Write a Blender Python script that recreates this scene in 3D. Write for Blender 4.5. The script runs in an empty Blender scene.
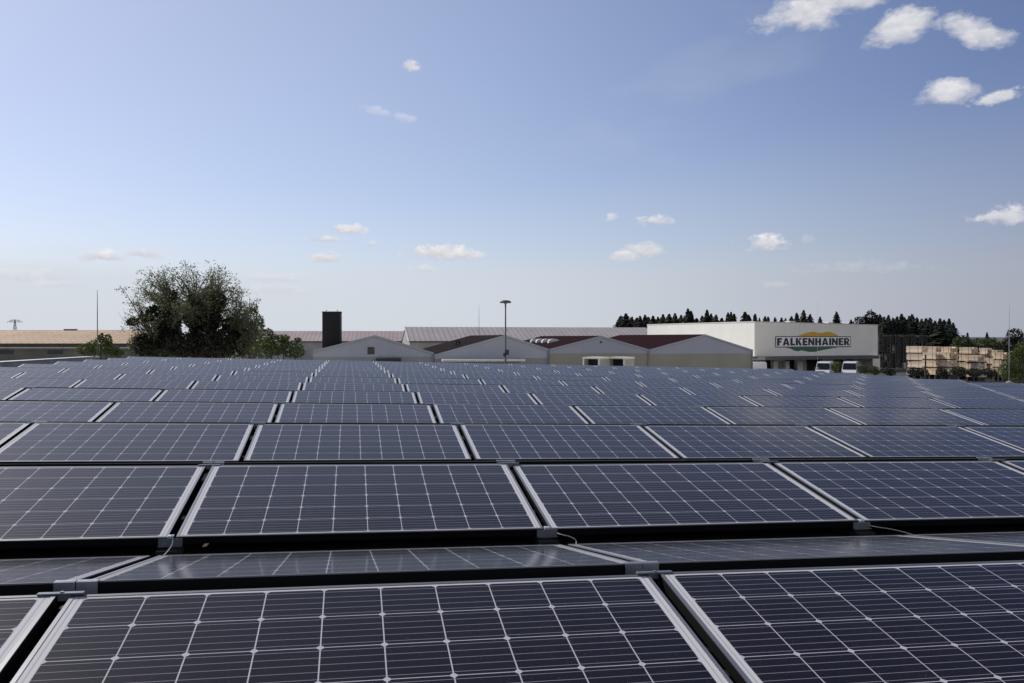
import bpy, math, random
from mathutils import Vector, Matrix
random.seed(7)
SC = bpy.context.scene
COL = SC.collection
R = math.radians

# ------------------------------------------------------------------ camera, sky, sun, exposure
FPX = 799.59                     # focal length in pixels of a 1024 wide frame
HC = 6.0                         # eye height above the yard
HOR = 337.0                      # level of the horizon
PITCH = -math.atan((341.5 - HOR) / FPX)
cam_d = bpy.data.cameras.new('camera')
cam_d.sensor_width = 36.0
cam_d.lens = FPX / 1024 * 36.0
cam_d.clip_start = 0.05
cam_d.clip_end = 6000
cam = bpy.data.objects.new('camera', cam_d)
COL.objects.link(cam)
cam.location = (0, 0, HC)
cam.rotation_euler = (R(90) + PITCH, 0, 0)
SC.camera = cam

SUN_AZ, SUN_EL = -54.0, 38.0     # azimuth measured to the right of straight ahead (+Y)
sun_dir = Vector((math.sin(R(SUN_AZ)) * math.cos(R(SUN_EL)), math.cos(R(SUN_AZ)) * math.cos(R(SUN_EL)), math.sin(R(SUN_EL))))
sl = bpy.data.lights.new('sun', 'SUN')
sl.energy = 3.9
sl.angle = R(0.5)
sl.color = (1.0, 0.93, 0.82)
sun = bpy.data.objects.new('sun', sl)
COL.objects.link(sun)
sun.rotation_euler = (-sun_dir).to_track_quat('-Z', 'Y').to_euler()
sun.location = (-60, 30, 60)

SC.view_settings.view_transform = 'Standard'
SC.view_settings.look = 'None'
SC.view_settings.exposure = 0.0
SC.view_settings.gamma = 1.0
SC.view_settings.use_curve_mapping = False

W = bpy.data.worlds.new('World')
SC.world = W
W.use_nodes = True
nt = W.node_tree
nt.nodes.clear()
N, L = nt.nodes, nt.links
def wn(t, **k):
    n = N.new(t)
    for a, b in k.items(): setattr(n, a, b)
    return n
def wmath(op, a, b=None, c=None, clamp=False):
    n = wn('ShaderNodeMath', operation=op, use_clamp=clamp)
    for i, v in enumerate((a, b, c)):
        if v is None: continue
        if isinstance(v, (int, float)): n.inputs[i].default_value = v
        else: L.new(v, n.inputs[i])
    return n.outputs[0]
sky = wn('ShaderNodeTexSky', sky_type='NISHITA')
sky.sun_disc = False
sky.sun_elevation = R(SUN_EL)
sky.sun_rotation = R(SUN_AZ)
sky.altitude = 100
sky.air_density = 1.0
sky.dust_density = 0.6
sky.ozone_density = 4.0
tc = wn('ShaderNodeTexCoord')
DIR = tc.outputs['Generated']
def pxdir(px, py):
    return Vector(((px - 512) / FPX, 1.0, (HOR - py) / FPX)).normalized()
# one shared noise that gives every cloud its ragged edge
mp = wn('ShaderNodeMapping'); L.new(DIR, mp.inputs[0]); mp.inputs['Scale'].default_value = (1, 1, 1.7)
nz = wn('ShaderNodeTexNoise'); L.new(mp.outputs[0], nz.inputs['Vector'])
nz.inputs['Scale'].default_value = 30; nz.inputs['Detail'].default_value = 7; nz.inputs['Roughness'].default_value = 0.62
nz2 = wn('ShaderNodeTexNoise'); L.new(mp.outputs[0], nz2.inputs['Vector'])
nz2.inputs['Scale'].default_value = 11; nz2.inputs['Detail'].default_value = 5
noise_c = wmath('ADD', wmath('MULTIPLY', wmath('SUBTRACT', nz.outputs[0], 0.5), 2.6), wmath('MULTIPLY', wmath('SUBTRACT', nz2.outputs[0], 0.5), 1.3))
nzf = wn('ShaderNodeTexNoise'); L.new(mp.outputs[0], nzf.inputs['Vector'])
nzf.inputs['Scale'].default_value = 75; nzf.inputs['Detail'].default_value = 6; nzf.inputs['Roughness'].default_value = 0.6
noise_f = wmath('ADD', wmath('MULTIPLY', wmath('SUBTRACT', nzf.outputs[0], 0.5), 2.8), wmath('MULTIPLY', wmath('SUBTRACT', nz.outputs[0], 0.5), 1.4))
# (px, py, half width, half height, strength, slope)  fair weather clouds
CLOUDS = [(808, 13, 50, 22, 1.0, .12), (842, 2, 46, 15, 1.0, .1), (900, 28, 38, 15, 1.0, .35), (893, 37, 28, 10, .9, .0), (965, 27, 28, 13, 1.0, -.3), (986, 37, 24, 13, 1.0, -.3),
          (950, 94, 31, 12.5, 1.0, .0), (998, 98, 15, 6, .9, .1), (1008, 217, 24, 7, .85, .0),
          (645, 250, 28, 11.5, 1.0, .0), (625, 256, 16, 7, .9, 0), (656, 221, 23, 5.5, 1.0, .0), (612, 218, 8, 5, .8, .0), (764, 244, 23, 8, 1.0, .0), (808, 240, 7, 4, .3, 0),
          (445, 254, 40, 9, 1.2, -.05), (425, 269, 15, 4, .6, .0), (477, 256, 16, 5, .7, 0), (327, 258, 21, 6, 1.1, .0), (347, 230, 19, 5.5, 1.1, .0), (325, 239, 18, 4.5, 1.0, .0), (371, 245, 6, 4, .5, 0),
          (410, 67, 8, 6.5, .95, -.3), (378, 112, 14, 4.5, .4, -.2), (404, 119, 13, 4, .35, -.25), (104, 257, 19, 5, 1.1, .0), (143, 254, 18, 4.5, 1.0, .0),
          (30, 277, 30, 6, .45, .0), (275, 279, 30, 5, .45, .0), (775, 284, 14, 4, .3, .0), (280, 290, 40, 5, .35, 0), (60, 285, 28, 4, .35, 0), (860, 268, 50, 6, .22, 0)]
cov = None
shade = None
for (cx, cy, a, b, s, tl) in CLOUDS:
    big = b > 9.5; a *= .95 if big else 1.28; b *= 1.0 if big else 1.38
    c = pxdir(cx, cy)
    t1 = Vector((0, 0, 1)).cross(c).normalized(); t1 = -t1 if t1.x < 0 else t1
    t2 = t1.cross(c).normalized(); t2 = -t2 if t2.z < 0 else t2
    e1 = (t1 + t2 * tl).normalized(); e2 = (t2 - t1 * tl).normalized()
    ang = FPX * c.y
    d1 = wn('ShaderNodeVectorMath', operation='DOT_PRODUCT'); L.new(DIR, d1.inputs[0]); d1.inputs[1].default_value = e1 * (ang / a)
    d2 = wn('ShaderNodeVectorMath', operation='DOT_PRODUCT'); L.new(DIR, d2.inputs[0]); d2.inputs[1].default_value = e2 * (ang / b)
    d3 = wn('ShaderNodeVectorMath', operation='DOT_PRODUCT'); L.new(DIR, d3.inputs[0]); d3.inputs[1].default_value = c
    off2 = d2.outputs['Value']
    # flatter bases: below the middle the falloff is quicker
    q = wmath('MAXIMUM', off2, wmath('MULTIPLY', off2, -1.35))
    r2 = wmath('SQRT', wmath('ADD', wmath('POWER', wmath('ABSOLUTE', d1.outputs['Value']), 2.0), wmath('POWER', q, 2.0)))
    v = wmath('ADD', wmath('SUBTRACT', 0.80, r2), wmath('MULTIPLY', noise_c if big else noise_f, 0.62))
    v = wmath('MULTIPLY', wmath('MULTIPLY', v, 2.1, clamp=True), s)
    v = wmath('MULTIPLY', v, wmath('GREATER_THAN', d3.outputs['Value'], 0.5))
    sh = wmath('MULTIPLY', v, wmath('ADD', wmath('MULTIPLY_ADD', off2, 0.55, 0.45), wmath('MULTIPLY', noise_f, 0.45), clamp=True))
    cov = v if cov is None else wmath('MAXIMUM', cov, v)
    shade = sh if shade is None else wmath('MAXIMUM', shade, sh)
# a thin veil of stratus low over the horizon and a little cirrus above
sepd = wn('ShaderNodeSeparateXYZ'); L.new(DIR, sepd.inputs[0])
el = sepd.outputs['Z']
mp2 = wn('ShaderNodeMapping'); L.new(DIR, mp2.inputs[0]); mp2.inputs['Scale'].default_value = (1.2, 1.2, 9)
nz3 = wn('ShaderNodeTexNoise'); L.new(mp2.outputs[0], nz3.inputs['Vector']); nz3.inputs['Scale'].default_value = 3.0; nz3.inputs['Detail'].default_value = 6
eln = wmath('ADD', el, wmath('MULTIPLY', wmath('SUBTRACT', nz3.outputs[0], 0.5), 0.045))
def ramp(x, a, b, va, vb):
    n = wn('ShaderNodeMapRange', interpolation_type='SMOOTHSTEP'); L.new(x, n.inputs[0])
    for i, v in enumerate((a, b, va, vb)): n.inputs[i+1].default_value = v
    return n.outputs[0]
band = wmath('ADD', ramp(eln, 0.11, 0.055, 0.0, 0.38), ramp(el, 0.34, 0.0, 0.0, 0.58))
hz = Vector((sun_dir.x, sun_dir.y, 0)).normalized()
dsun = wn('ShaderNodeVectorMath', operation='DOT_PRODUCT'); L.new(DIR, dsun.inputs[0]); dsun.inputs[1].default_value = hz
mp3 = wn('ShaderNodeMapping'); L.new(DIR, mp3.inputs[0]); mp3.inputs['Scale'].default_value = (1.5, 1.5, 4); mp3.inputs['Rotation'].default_value = (0, R(-25), 0)
nz4 = wn('ShaderNodeTexNoise'); L.new(mp3.outputs[0], nz4.inputs['Vector']); nz4.inputs['Scale'].default_value = 2.2; nz4.inputs['Detail'].default_value = 7
cir = wn('ShaderNodeMapRange'); L.new(nz4.outputs[0], cir.inputs[0])
cir.inputs[1].default_value = 0.45; cir.inputs[2].default_value = 0.8; cir.inputs[3].default_value = 0.0; cir.inputs[4].default_value = 0.42
veil = wmath('MAXIMUM', band, cir.outputs[0])
mie = wmath('ADD', ramp(dsun.outputs['Value'], -0.1, 0.95, 0.02, 0.34), 0.0)
veil = wmath('MAXIMUM', veil, mie)
tint = wn('ShaderNodeMix', data_type='RGBA'); L.new(wmath('MAXIMUM', ramp(dsun.outputs['Value'], -0.35, 0.45, 0, 1), ramp(dsun.outputs['Value'], -0.4, -0.8, 0, 1)), tint.inputs['Factor'])
tint.inputs['A'].default_value = (0.65, 0.535, 0.645, 1); tint.inputs['B'].default_value = (1.0, 0.88, 0.925, 1)
skyt = wn('ShaderNodeMix', data_type='RGBA', blend_type='MULTIPLY'); skyt.inputs['Factor'].default_value = 1.0
L.new(sky.outputs[0], skyt.inputs['A']); L.new(tint.outputs['Result'], skyt.inputs['B'])
mix1 = wn('ShaderNodeMix', data_type='RGBA')
L.new(veil, mix1.inputs['Factor']); L.new(skyt.outputs['Result'], mix1.inputs['A'])
veilc = wn('ShaderNodeMix', data_type='RGBA'); L.new(ramp(dsun.outputs['Value'], -0.15, 0.75, 0, 1), veilc.inputs['Factor'])
veilc.inputs['A'].default_value = (2.8, 2.95, 3.6, 1); veilc.inputs['B'].default_value = (5.2, 5.6, 6.15, 1)
L.new(veilc.outputs['Result'], mix1.inputs['B'])
rear_fill = wn('ShaderNodeMix', data_type='RGBA')  # bright cloud added in the unseen rear sky to lift camera-facing walls
L.new(wmath('MULTIPLY', ramp(dsun.outputs['Value'], -0.45, -0.75, 0, 0.75), ramp(el, 0.75, 0.45, 0, 1)), rear_fill.inputs['Factor'])
L.new(mix1.outputs['Result'], rear_fill.inputs['A']); rear_fill.inputs['B'].default_value = (7.4, 7.2, 6.9, 1)
cc = wn('ShaderNodeMix', data_type='RGBA')
L.new(wmath('DIVIDE', shade, wmath('MAXIMUM', cov, 0.001)), cc.inputs['Factor'])
cc.inputs['A'].default_value = (4.2, 4.3, 4.9, 1); cc.inputs['B'].default_value = (7.2, 7.1, 7.1, 1)
mix2 = wn('ShaderNodeMix', data_type='RGBA')
L.new(wmath('MULTIPLY', cov, 0.9, clamp=True), mix2.inputs['Factor']); L.new(rear_fill.outputs['Result'], mix2.inputs['A']); L.new(cc.outputs['Result'], mix2.inputs['B'])
bg = wn('ShaderNodeBackground'); bg.inputs['Strength'].default_value = 0.123
L.new(mix2.outputs['Result'], bg.inputs['Color'])
wo = wn('ShaderNodeOutputWorld'); L.new(bg.outputs[0], wo.inputs['Surface'])

# ------------------------------------------------------------------ helpers
class MB:
    def __init__(s): s.v = []; s.f = []; s.uv = None; s.mi = []
    def add(s, vs, fs, mi=0):
        o = len(s.v); s.v += [tuple(p) for p in vs]; s.f += [tuple(i + o for i in f) for f in fs]; s.mi += [mi] * len(fs); return s
    def box(s, x0, y0, z0, x1, y1, z1, mi=0, M=None):
        vs = [Vector(p) for p in ((x0,y0,z0),(x1,y0,z0),(x1,y1,z0),(x0,y1,z0),(x0,y0,z1),(x1,y0,z1),(x1,y1,z1),(x0,y1,z1))]
        if M: vs = [M @ p for p in vs]
        return s.add(vs, [(3,2,1,0),(4,5,6,7),(0,1,5,4),(1,2,6,5),(2,3,7,6),(3,0,4,7)], mi)
    def prism(s, prof, a, b, axis='y', mi=0):
        """closed 2D profile (counter-clockwise) swept along an axis from a to b"""
        n = len(prof)
        def P(p, t):
            return (p[0], t, p[1]) if axis == 'y' else ((t, p[0], p[1]) if axis == 'x' else (p[0], p[1], t))
        vs = [P(p, a) for p in prof] + [P(p, b) for p in prof]
        fs = [(i, (i+1) % n, n + (i+1) % n, n + i) for i in range(n)] + [tuple(range(n))[::-1], tuple(range(n, 2*n))]
        return s.add(vs, fs, mi)
    def tube(s, pts, rads, n=8, mi=0, caps=True):
        pts = [Vector(p) for p in pts]
        if not isinstance(rads, (list, tuple)): rads = [rads] * len(pts)
        rings = []
        for i, p in enumerate(pts):
            d = (pts[min(i+1, len(pts)-1)] - pts[max(i-1, 0)])
            d = d.normalized() if d.length > 1e-9 else Vector((0,0,1))
            a = d.orthogonal().normalized() if i == 0 else (rings[-1][1] - d * rings[-1][1].dot(d)).normalized()
            b = d.cross(a)
            rings.append(([p + (a*math.cos(2*math.pi*k/n) + b*math.sin(2*math.pi*k/n)) * rads[i] for k in range(n)], a))
        vs = [q for r in rings for q in r[0]]
        fs = [(i*n+k, i*n+(k+1) % n, (i+1)*n+(k+1) % n, (i+1)*n+k) for i in range(len(pts)-1) for k in range(n)]
        if caps: fs += [tuple(range(n))[::-1], tuple((len(pts)-1)*n + k for k in range(n))]
        return s.add(vs, fs, mi)
    def lathe(s, prof, n=16, c=(0,0,0), mi=0):
        vs = [(c[0]+r*math.cos(2*math.pi*k/n), c[1]+r*math.sin(2*math.pi*k/n), c[2]+z) for r, z in prof for k in range(n)]
        fs = [(i*n+k, i*n+(k+1) % n, (i+1)*n+(k+1) % n, (i+1)*n+k) for i in range(len(prof)-1) for k in range(n)]
        fs += [tuple(range(n))[::-1], tuple((len(prof)-1)*n+k for k in range(n))]
        return s.add(vs, fs, mi)
    def xf(s, M): s.v = [tuple(M @ Vector(p)) for p in s.v]; return s
    def build(s, name, mats, parent=None, smooth=False, uv=None, bevel=0):
        me = bpy.data.meshes.new(name)
        me.from_pydata(s.v, [], s.f)
        if not isinstance(mats, (list, tuple)): mats = [mats]
        for m in mats: me.materials.append(m)
        if any(s.mi): me.polygons.foreach_set('material_index', s.mi)
        if smooth: me.polygons.foreach_set('use_smooth', [True]*len(me.polygons))
        if uv:
            ul = me.uv_layers.new(name='UVMap')
            for p in me.polygons:
                for li in p.loop_indices:
                    ul.data[li].uv = uv(me.vertices[me.loops[li].vertex_index].co)
        me.update()
        o = bpy.data.objects.new(name, me); COL.objects.link(o)
        if parent: o.parent = parent
        if bevel:
            b = o.modifiers.new('bevel', 'BEVEL'); b.width = bevel; b.segments = 2; b.limit_method = 'ANGLE'
        return o
def tag(o, label=None, cat=None, group=None, kind=None):
    if label: o['label'] = label
    if cat: o['category'] = cat
    if group: o['group'] = group
    if kind: o['kind'] = kind
    return o
def thing(name, label, cat, loc=(0,0,0), rotz=0, group=None):
    o = bpy.data.objects.new(name, None); COL.objects.link(o)
    o.empty_display_size = 0.2
    o.location = loc; o.rotation_euler = (0, 0, rotz)
    return tag(o, label, cat, group)
def children(o, table):
    return table.get(o.name, [])
def copy_tree(root, loc=None, rotz=None, scale=None, label=None, group=None):
    def cp(o, parent):
        c = o.copy(); COL.objects.link(c)
        if parent is not None:
            c.parent = parent
        for k in KIDS.get(o, []): cp(k, c)
        return c
    KIDS = {}
    for o in [root] + list(root.children_recursive):
        KIDS[o] = list(o.children)
    r = cp(root, None)
    if loc is not None: r.location = loc
    if rotz is not None: r.rotation_euler = (0, 0, rotz)
    if scale is not None: r.scale = scale if isinstance(scale, (tuple, list)) else (scale,)*3
    if label: r['label'] = label
    if group: r['group'] = group
    return r
def gx(px, Y): return (px - 512) / FPX * Y
def gz(py, Y): return HC + (HOR - py) / FPX * Y

# ------------------------------------------------------------------ materials
def mat(name, col, rough=0.7, metal=0.0, var=0.15, scale=3.0, bump=0.0, bscale=30.0, spec=0.5, coat=0.0, dirt=None):
    m = bpy.data.materials.new(name); m.use_nodes = True
    t = m.node_tree; p = t.nodes['Principled BSDF']
    p.inputs['Roughness'].default_value = rough; p.inputs['Metallic'].default_value = metal
    p.inputs['Specular IOR Level'].default_value = spec; p.inputs['Coat Weight'].default_value = coat
    c = t.nodes.new('ShaderNodeTexCoord')
    n = t.nodes.new('ShaderNodeTexNoise'); n.inputs['Scale'].default_value = scale; n.inputs['Detail'].default_value = 6
    t.links.new(c.outputs['Object'], n.inputs['Vector'])
    r = t.nodes.new('ShaderNodeMapRange'); r.inputs[1].default_value = .3; r.inputs[2].default_value = .7
    r.inputs[3].default_value = 1-var; r.inputs[4].default_value = 1+var
    t.links.new(n.outputs[0], r.inputs[0])
    mx = t.nodes.new('ShaderNodeMix'); mx.data_type = 'RGBA'; mx.blend_type = 'MULTIPLY'; mx.inputs['Factor'].default_value = 1
    mx.inputs['A'].default_value = (*col, 1); t.links.new(r.outputs[0], mx.inputs['B'])
    t.links.new(mx.outputs['Result'], p.inputs['Base Color'])
    if bump:
        n2 = t.nodes.new('ShaderNodeTexNoise'); n2.inputs['Scale'].default_value = bscale; n2.inputs['Detail'].default_value = 4
        t.links.new(c.outputs['Object'], n2.inputs['Vector'])
        b = t.nodes.new('ShaderNodeBump'); b.inputs['Strength'].default_value = bump; b.inputs['Distance'].default_value = 0.02
        t.links.new(n2.outputs[0], b.inputs['Height']); t.links.new(b.outputs[0], p.inputs['Normal'])
    return m
def leafmat(name, col, var=0.35, trans=0.25):
    m = bpy.data.materials.new(name); m.use_nodes = True
    t = m.node_tree; p = t.nodes['Principled BSDF']
    p.inputs['Roughness'].default_value = 0.55; p.inputs['Specular IOR Level'].default_value = 0.35
    g = t.nodes.new('ShaderNodeNewGeometry'); oi = t.nodes.new('ShaderNodeObjectInfo')
    ad = t.nodes.new('ShaderNodeMath'); ad.operation = 'MULTIPLY_ADD'; ad.inputs[1].default_value = 0.7
    t.links.new(g.outputs['Random Per Island'], ad.inputs[0])
    ml = t.nodes.new('ShaderNodeMath'); ml.operation = 'MULTIPLY'; ml.inputs[1].default_value = 0.3
    t.links.new(oi.outputs['Random'], ml.inputs[0]); t.links.new(ml.outputs[0], ad.inputs[2])
    rp = t.nodes.new('ShaderNodeValToRGB')
    a = [max(0, c*(1-var)) for c in col]; b = [c*(1+var) for c in col]; b[0] *= 1.15
    rp.color_ramp.elements[0].color = (*a, 1); rp.color_ramp.elements[1].color = (*b, 1)
    t.links.new(ad.outputs[0], rp.inputs[0]); t.links.new(rp.outputs[0], p.inputs['Base Color'])
    tr = t.nodes.new('ShaderNodeBsdfTranslucent'); t.links.new(rp.outputs[0], tr.inputs[0])
    mx = t.nodes.new('ShaderNodeMixShader'); mx.inputs[0].default_value = trans
    t.links.new(p.outputs[0], mx.inputs[1]); t.links.new(tr.outputs[0], mx.inputs[2])
    t.links.new(mx.outputs[0], t.nodes['Material Output'].inputs['Surface'])
    return m
def seam_mat(name, col, pitch, axis=0, depth=0.6, var=0.12, rough=0.6, line=0.75, width=0.12, cross=None, scale=0.6, spec=.4):
    """sheet metal or board cladding: ribs every `pitch` metres across one object axis, real colour of the joint slightly darker"""
    m = mat(name, col, rough, 0, var, scale, spec=spec)
    t = m.node_tree; p = t.nodes['Principled BSDF']
    base = p.inputs['Base Color'].links[0].from_socket
    c = t.nodes.new('ShaderNodeTexCoord'); s = t.nodes.new('ShaderNodeSeparateXYZ'); t.links.new(c.outputs['Object'], s.inputs[0])
    def rib(ax, pt):
        d = t.nodes.new('ShaderNodeMath'); d.operation = 'DIVIDE'; d.inputs[1].default_value = pt; t.links.new(s.outputs[ax], d.inputs[0])
        f = t.nodes.new('ShaderNodeMath'); f.operation = 'FRACT'; t.links.new(d.outputs[0], f.inputs[0])
        l = t.nodes.new('ShaderNodeMath'); l.operation = 'LESS_THAN'; l.inputs[1].default_value = width; t.links.new(f.outputs[0], l.inputs[0])
        return l.outputs[0]
    h = rib(axis, pitch)
    if cross:
        mm = t.nodes.new('ShaderNodeMath'); mm.operation = 'MAXIMUM'; t.links.new(h, mm.inputs[0])
        t.links.new(rib(cross[0], cross[1]), mm.inputs[1]); h = mm.outputs[0]
    mx = t.nodes.new('ShaderNodeMix'); mx.data_type = 'RGBA'; mx.blend_type = 'MULTIPLY'
    t.links.new(h, mx.inputs['Factor']); t.links.new(base, mx.inputs['A']); mx.inputs['B'].default_value = (line, line, line, 1)
    t.links.new(mx.outputs['Result'], p.inputs['Base Color'])
    b = t.nodes.new('ShaderNodeBump'); b.inputs['Strength'].default_value = depth; b.inputs['Distance'].default_value = 0.04
    t.links.new(h, b.inputs['Height']); t.links.new(b.outputs[0], p.inputs['Normal'])
    return m

def panel_glass():
    m = bpy.data.materials.new('solar cells under glass'); m.use_nodes = True
    t = m.node_tree; p = t.nodes['Principled BSDF']; NN = t.nodes
    def mth(op, a, b=None, c=None, clamp=False):
        n = NN.new('ShaderNodeMath'); n.operation = op; n.use_clamp = clamp
        for i, v in enumerate((a, b, c)):
            if v is None: continue
            if isinstance(v, (int, float)): n.inputs[i].default_value = v
            else: t.links.new(v, n.inputs[i])
        return n.outputs[0]
    uv = NN.new('ShaderNodeUVMap'); uv.uv_map = 'UVMap'
    s = NN.new('ShaderNodeSeparateXYZ'); t.links.new(uv.outputs[0], s.inputs[0])
    CX, CY = 0.1575, (LEN_V - 0.040) / 6
    fx = mth('DIVIDE', mth('ADD', s.outputs[0], CX*5), CX); fy = mth('DIVIDE', mth('SUBTRACT', s.outputs[1], 0.020), CY)
    inx = mth('MULTIPLY', mth('GREATER_THAN', fx, -0.004), mth('LESS_THAN', fx, 10.004))
    iny = mth('MULTIPLY', mth('GREATER_THAN', fy, -0.01), mth('LESS_THAN', fy, 6.01))
    ax = mth('MULTIPLY', mth('PINGPONG', fx, 0.5), CX)      # metres to the nearest column joint
    ay = mth('MULTIPLY', mth('PINGPONG', fy, 0.5), CY)
    line = mth('MAXIMUM', mth('LESS_THAN', ax, 0.0017), mth('LESS_THAN', ay, 0.0014))
    dia = mth('LESS_THAN', mth('ADD', ax, ay), 0.0115)
    white = mth('MAXIMUM', line, dia)
    inside = mth('MULTIPLY', inx, iny)
    outside_x = mth('SUBTRACT', 1.0, inx)
    bus = mth('LESS_THAN', mth('PINGPONG', mth('MULTIPLY_ADD', fy, 5.0, 0.5), 0.5), 0.030)
    # ribbons that cross the white margin at either end
    rib = mth('MULTIPLY', outside_x, mth('LESS_THAN', mth('ABSOLUTE', mth('SUBTRACT', mth('ABSOLUTE', s.outputs[0]), 0.8005)), 0.0026))
    oi = NN.new('ShaderNodeObjectInfo')
    # per-cell tint
    cmb = NN.new('ShaderNodeCombineXYZ'); t.links.new(mth('FLOOR', fx), cmb.inputs[0]); t.links.new(mth('FLOOR', fy), cmb.inputs[1]); t.links.new(mth('MULTIPLY', oi.outputs['Random'], 91.0), cmb.inputs[2])
    wnz = NN.new('ShaderNodeTexWhiteNoise'); t.links.new(cmb.outputs[0], wnz.inputs['Vector'])
    cell = NN.new('ShaderNodeMix'); cell.data_type = 'RGBA'
    t.links.new(mth('MULTIPLY_ADD', wnz.outputs['Value'], 0.35, mth('MULTIPLY', oi.outputs['Random'], 0.65)), cell.inputs['Factor'])
    cell.inputs['A'].default_value = (0.0048, 0.0032, 0.0062, 1); cell.inputs['B'].default_value = (0.0082, 0.0052, 0.0092, 1)
    c1 = NN.new('ShaderNodeMix'); c1.data_type = 'RGBA'; t.links.new(mth('MULTIPLY', bus, 0.8), c1.inputs['Factor'])
    t.links.new(cell.outputs['Result'], c1.inputs['A']); c1.inputs['B'].default_value = (0.30, 0.30, 0.32, 1)
    c2 = NN.new('ShaderNodeMix'); c2.data_type = 'RGBA'; t.links.new(white, c2.inputs['Factor'])
    t.links.new(c1.outputs['Result'], c2.inputs['A']); c2.inputs['B'].default_value = (0.46, 0.46, 0.50, 1)
    c3 = NN.new('ShaderNodeMix'); c3.data_type = 'RGBA'; t.links.new(inside, c3.inputs['Factor'])
    c3.inputs['A'].default_value = (0.57, 0.57, 0.57, 1); t.links.new(c2.outputs['Result'], c3.inputs['B'])
    c4 = NN.new('ShaderNodeMix'); c4.data_type = 'RGBA'; t.links.new(rib, c4.inputs['Factor'])
    t.links.new(c3.outputs['Result'], c4.inputs['A']); c4.inputs['B'].default_value = (0.42, 0.42, 0.46, 1)
    # thin dust, streaked down the slope, gathered along the low edge
    ob = NN.new('ShaderNodeTexCoord')
    va = NN.new('ShaderNodeVectorMath'); va.operation = 'ADD'; t.links.new(uv.outputs[0], va.inputs[0])
    cb2 = NN.new('ShaderNodeCombineXYZ'); t.links.new(mth('MULTIPLY', oi.outputs['Random'], 37.0), cb2.inputs[0]); t.links.new(cb2.outputs[0], va.inputs[1])
    mpn = NN.new('ShaderNodeMapping'); mpn.inputs['Scale'].default_value = (5.0, 1.2, 1); t.links.new(va.outputs[0], mpn.inputs[0])
    dn = NN.new('ShaderNodeTexNoise'); dn.inputs['Scale'].default_value = 2.2; dn.inputs['Detail'].default_value = 7; t.links.new(mpn.outputs[0], dn.inputs['Vector'])
    sp = NN.new('ShaderNodeTexNoise'); sp.inputs['Scale'].default_value = 260; sp.inputs['Detail'].default_value = 1; t.links.new(va.outputs[0], sp.inputs['Vector'])
    speck = mth('MULTIPLY', mth('GREATER_THAN', sp.outputs[0], 0.745), 0.5)
    low = mth('MULTIPLY', mth('SUBTRACT', 0.05, s.outputs[1], clamp=False), 1.6, clamp=True)
    dust = mth('MAXIMUM', mth('MULTIPLY', mth('SUBTRACT', dn.outputs[0], 0.35, clamp=True), 0.028), speck)
    dust = mth('ADD', dust, low, clamp=True)
    c5 = NN.new('ShaderNodeMix'); c5.data_type = 'RGBA'; t.links.new(dust, c5.inputs['Factor'])
    t.links.new(c4.outputs['Result'], c5.inputs['A']); c5.inputs['B'].default_value = (0.30, 0.28, 0.26, 1)
    t.links.new(c5.outputs['Result'], p.inputs['Base Color'])
    t.links.new(mth('MULTIPLY_ADD', dn.outputs[0], 0.12, 0.05), p.inputs['Roughness'])
    p.inputs['IOR'].default_value = 1.22
    p.inputs['Coat Weight'].default_value = 0.30; p.inputs['Coat Roughness'].default_value = 0.40; p.inputs['Coat IOR'].default_value = 1.35
    return m

# ------------------------------------------------------------------ solar roof frame (measured: row pitch, slope, gaps)
YAW, PIT, ROL = 0.20128, 0.00488, 0.02366
CR = Vector((0.7357, -3.71278, 0.94993))
ROWP, DEP, H0, H1, RGAP, VGAP = 2.28668, 0.92975, 0.08, 0.24942, 0.11939, 0.30779
PX = 1.685
LEN_U = 1.650
LEN_V = math.hypot(DEP, H1 - H0)
fwd = Vector((math.sin(YAW)*math.cos(PIT), math.cos(YAW)*math.cos(PIT), math.sin(PIT)))
rgt = Vector((math.cos(YAW), -math.sin(YAW), 0)); upv = rgt.cross(fwd)
r2 = math.cos(ROL)*rgt + math.sin(ROL)*upv; u2 = -math.sin(ROL)*rgt + math.cos(ROL)*upv
fw_w = Vector((0, math.cos(PITCH), math.sin(PITCH))); up_w = Vector((0, -math.sin(PITCH), math.cos(PITCH)))
M3 = Matrix([[r2[i]*0 for i in range(3)] for _ in range(3)])
for i in range(3):
    for j in range(3):
        M3[i][j] = (1.0 if i == 0 else 0.0)*r2[j] + up_w[i]*u2[j] + fw_w[i]*fwd[j]
ROOF = Matrix.Translation(Vector((0, 0, HC))) @ M3.to_4x4() @ Matrix.Translation(-CR)
def project(Pw):
    d = Pw - Vector((0, 0, HC))
    z = d.dot(fw_w)
    if z <= 0.05: return None
    return 512 + FPX*d.x/z, 341.5 - FPX*d.dot(up_w)/z
def on_roof(px, py, h=0.0):
    """point of the roof plane (height h) seen at a pixel, in roof coordinates"""
    inv = ROOF.inverted()
    d = Vector((0, 0, 0)) + fw_w + Vector((1, 0, 0))*((px-512)/FPX) + up_w*((341.5-py)/FPX)
    o = inv @ Vector((0, 0, HC)); e = inv.to_3x3() @ d
    return o + e*((h - o.z)/e.z)

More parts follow.
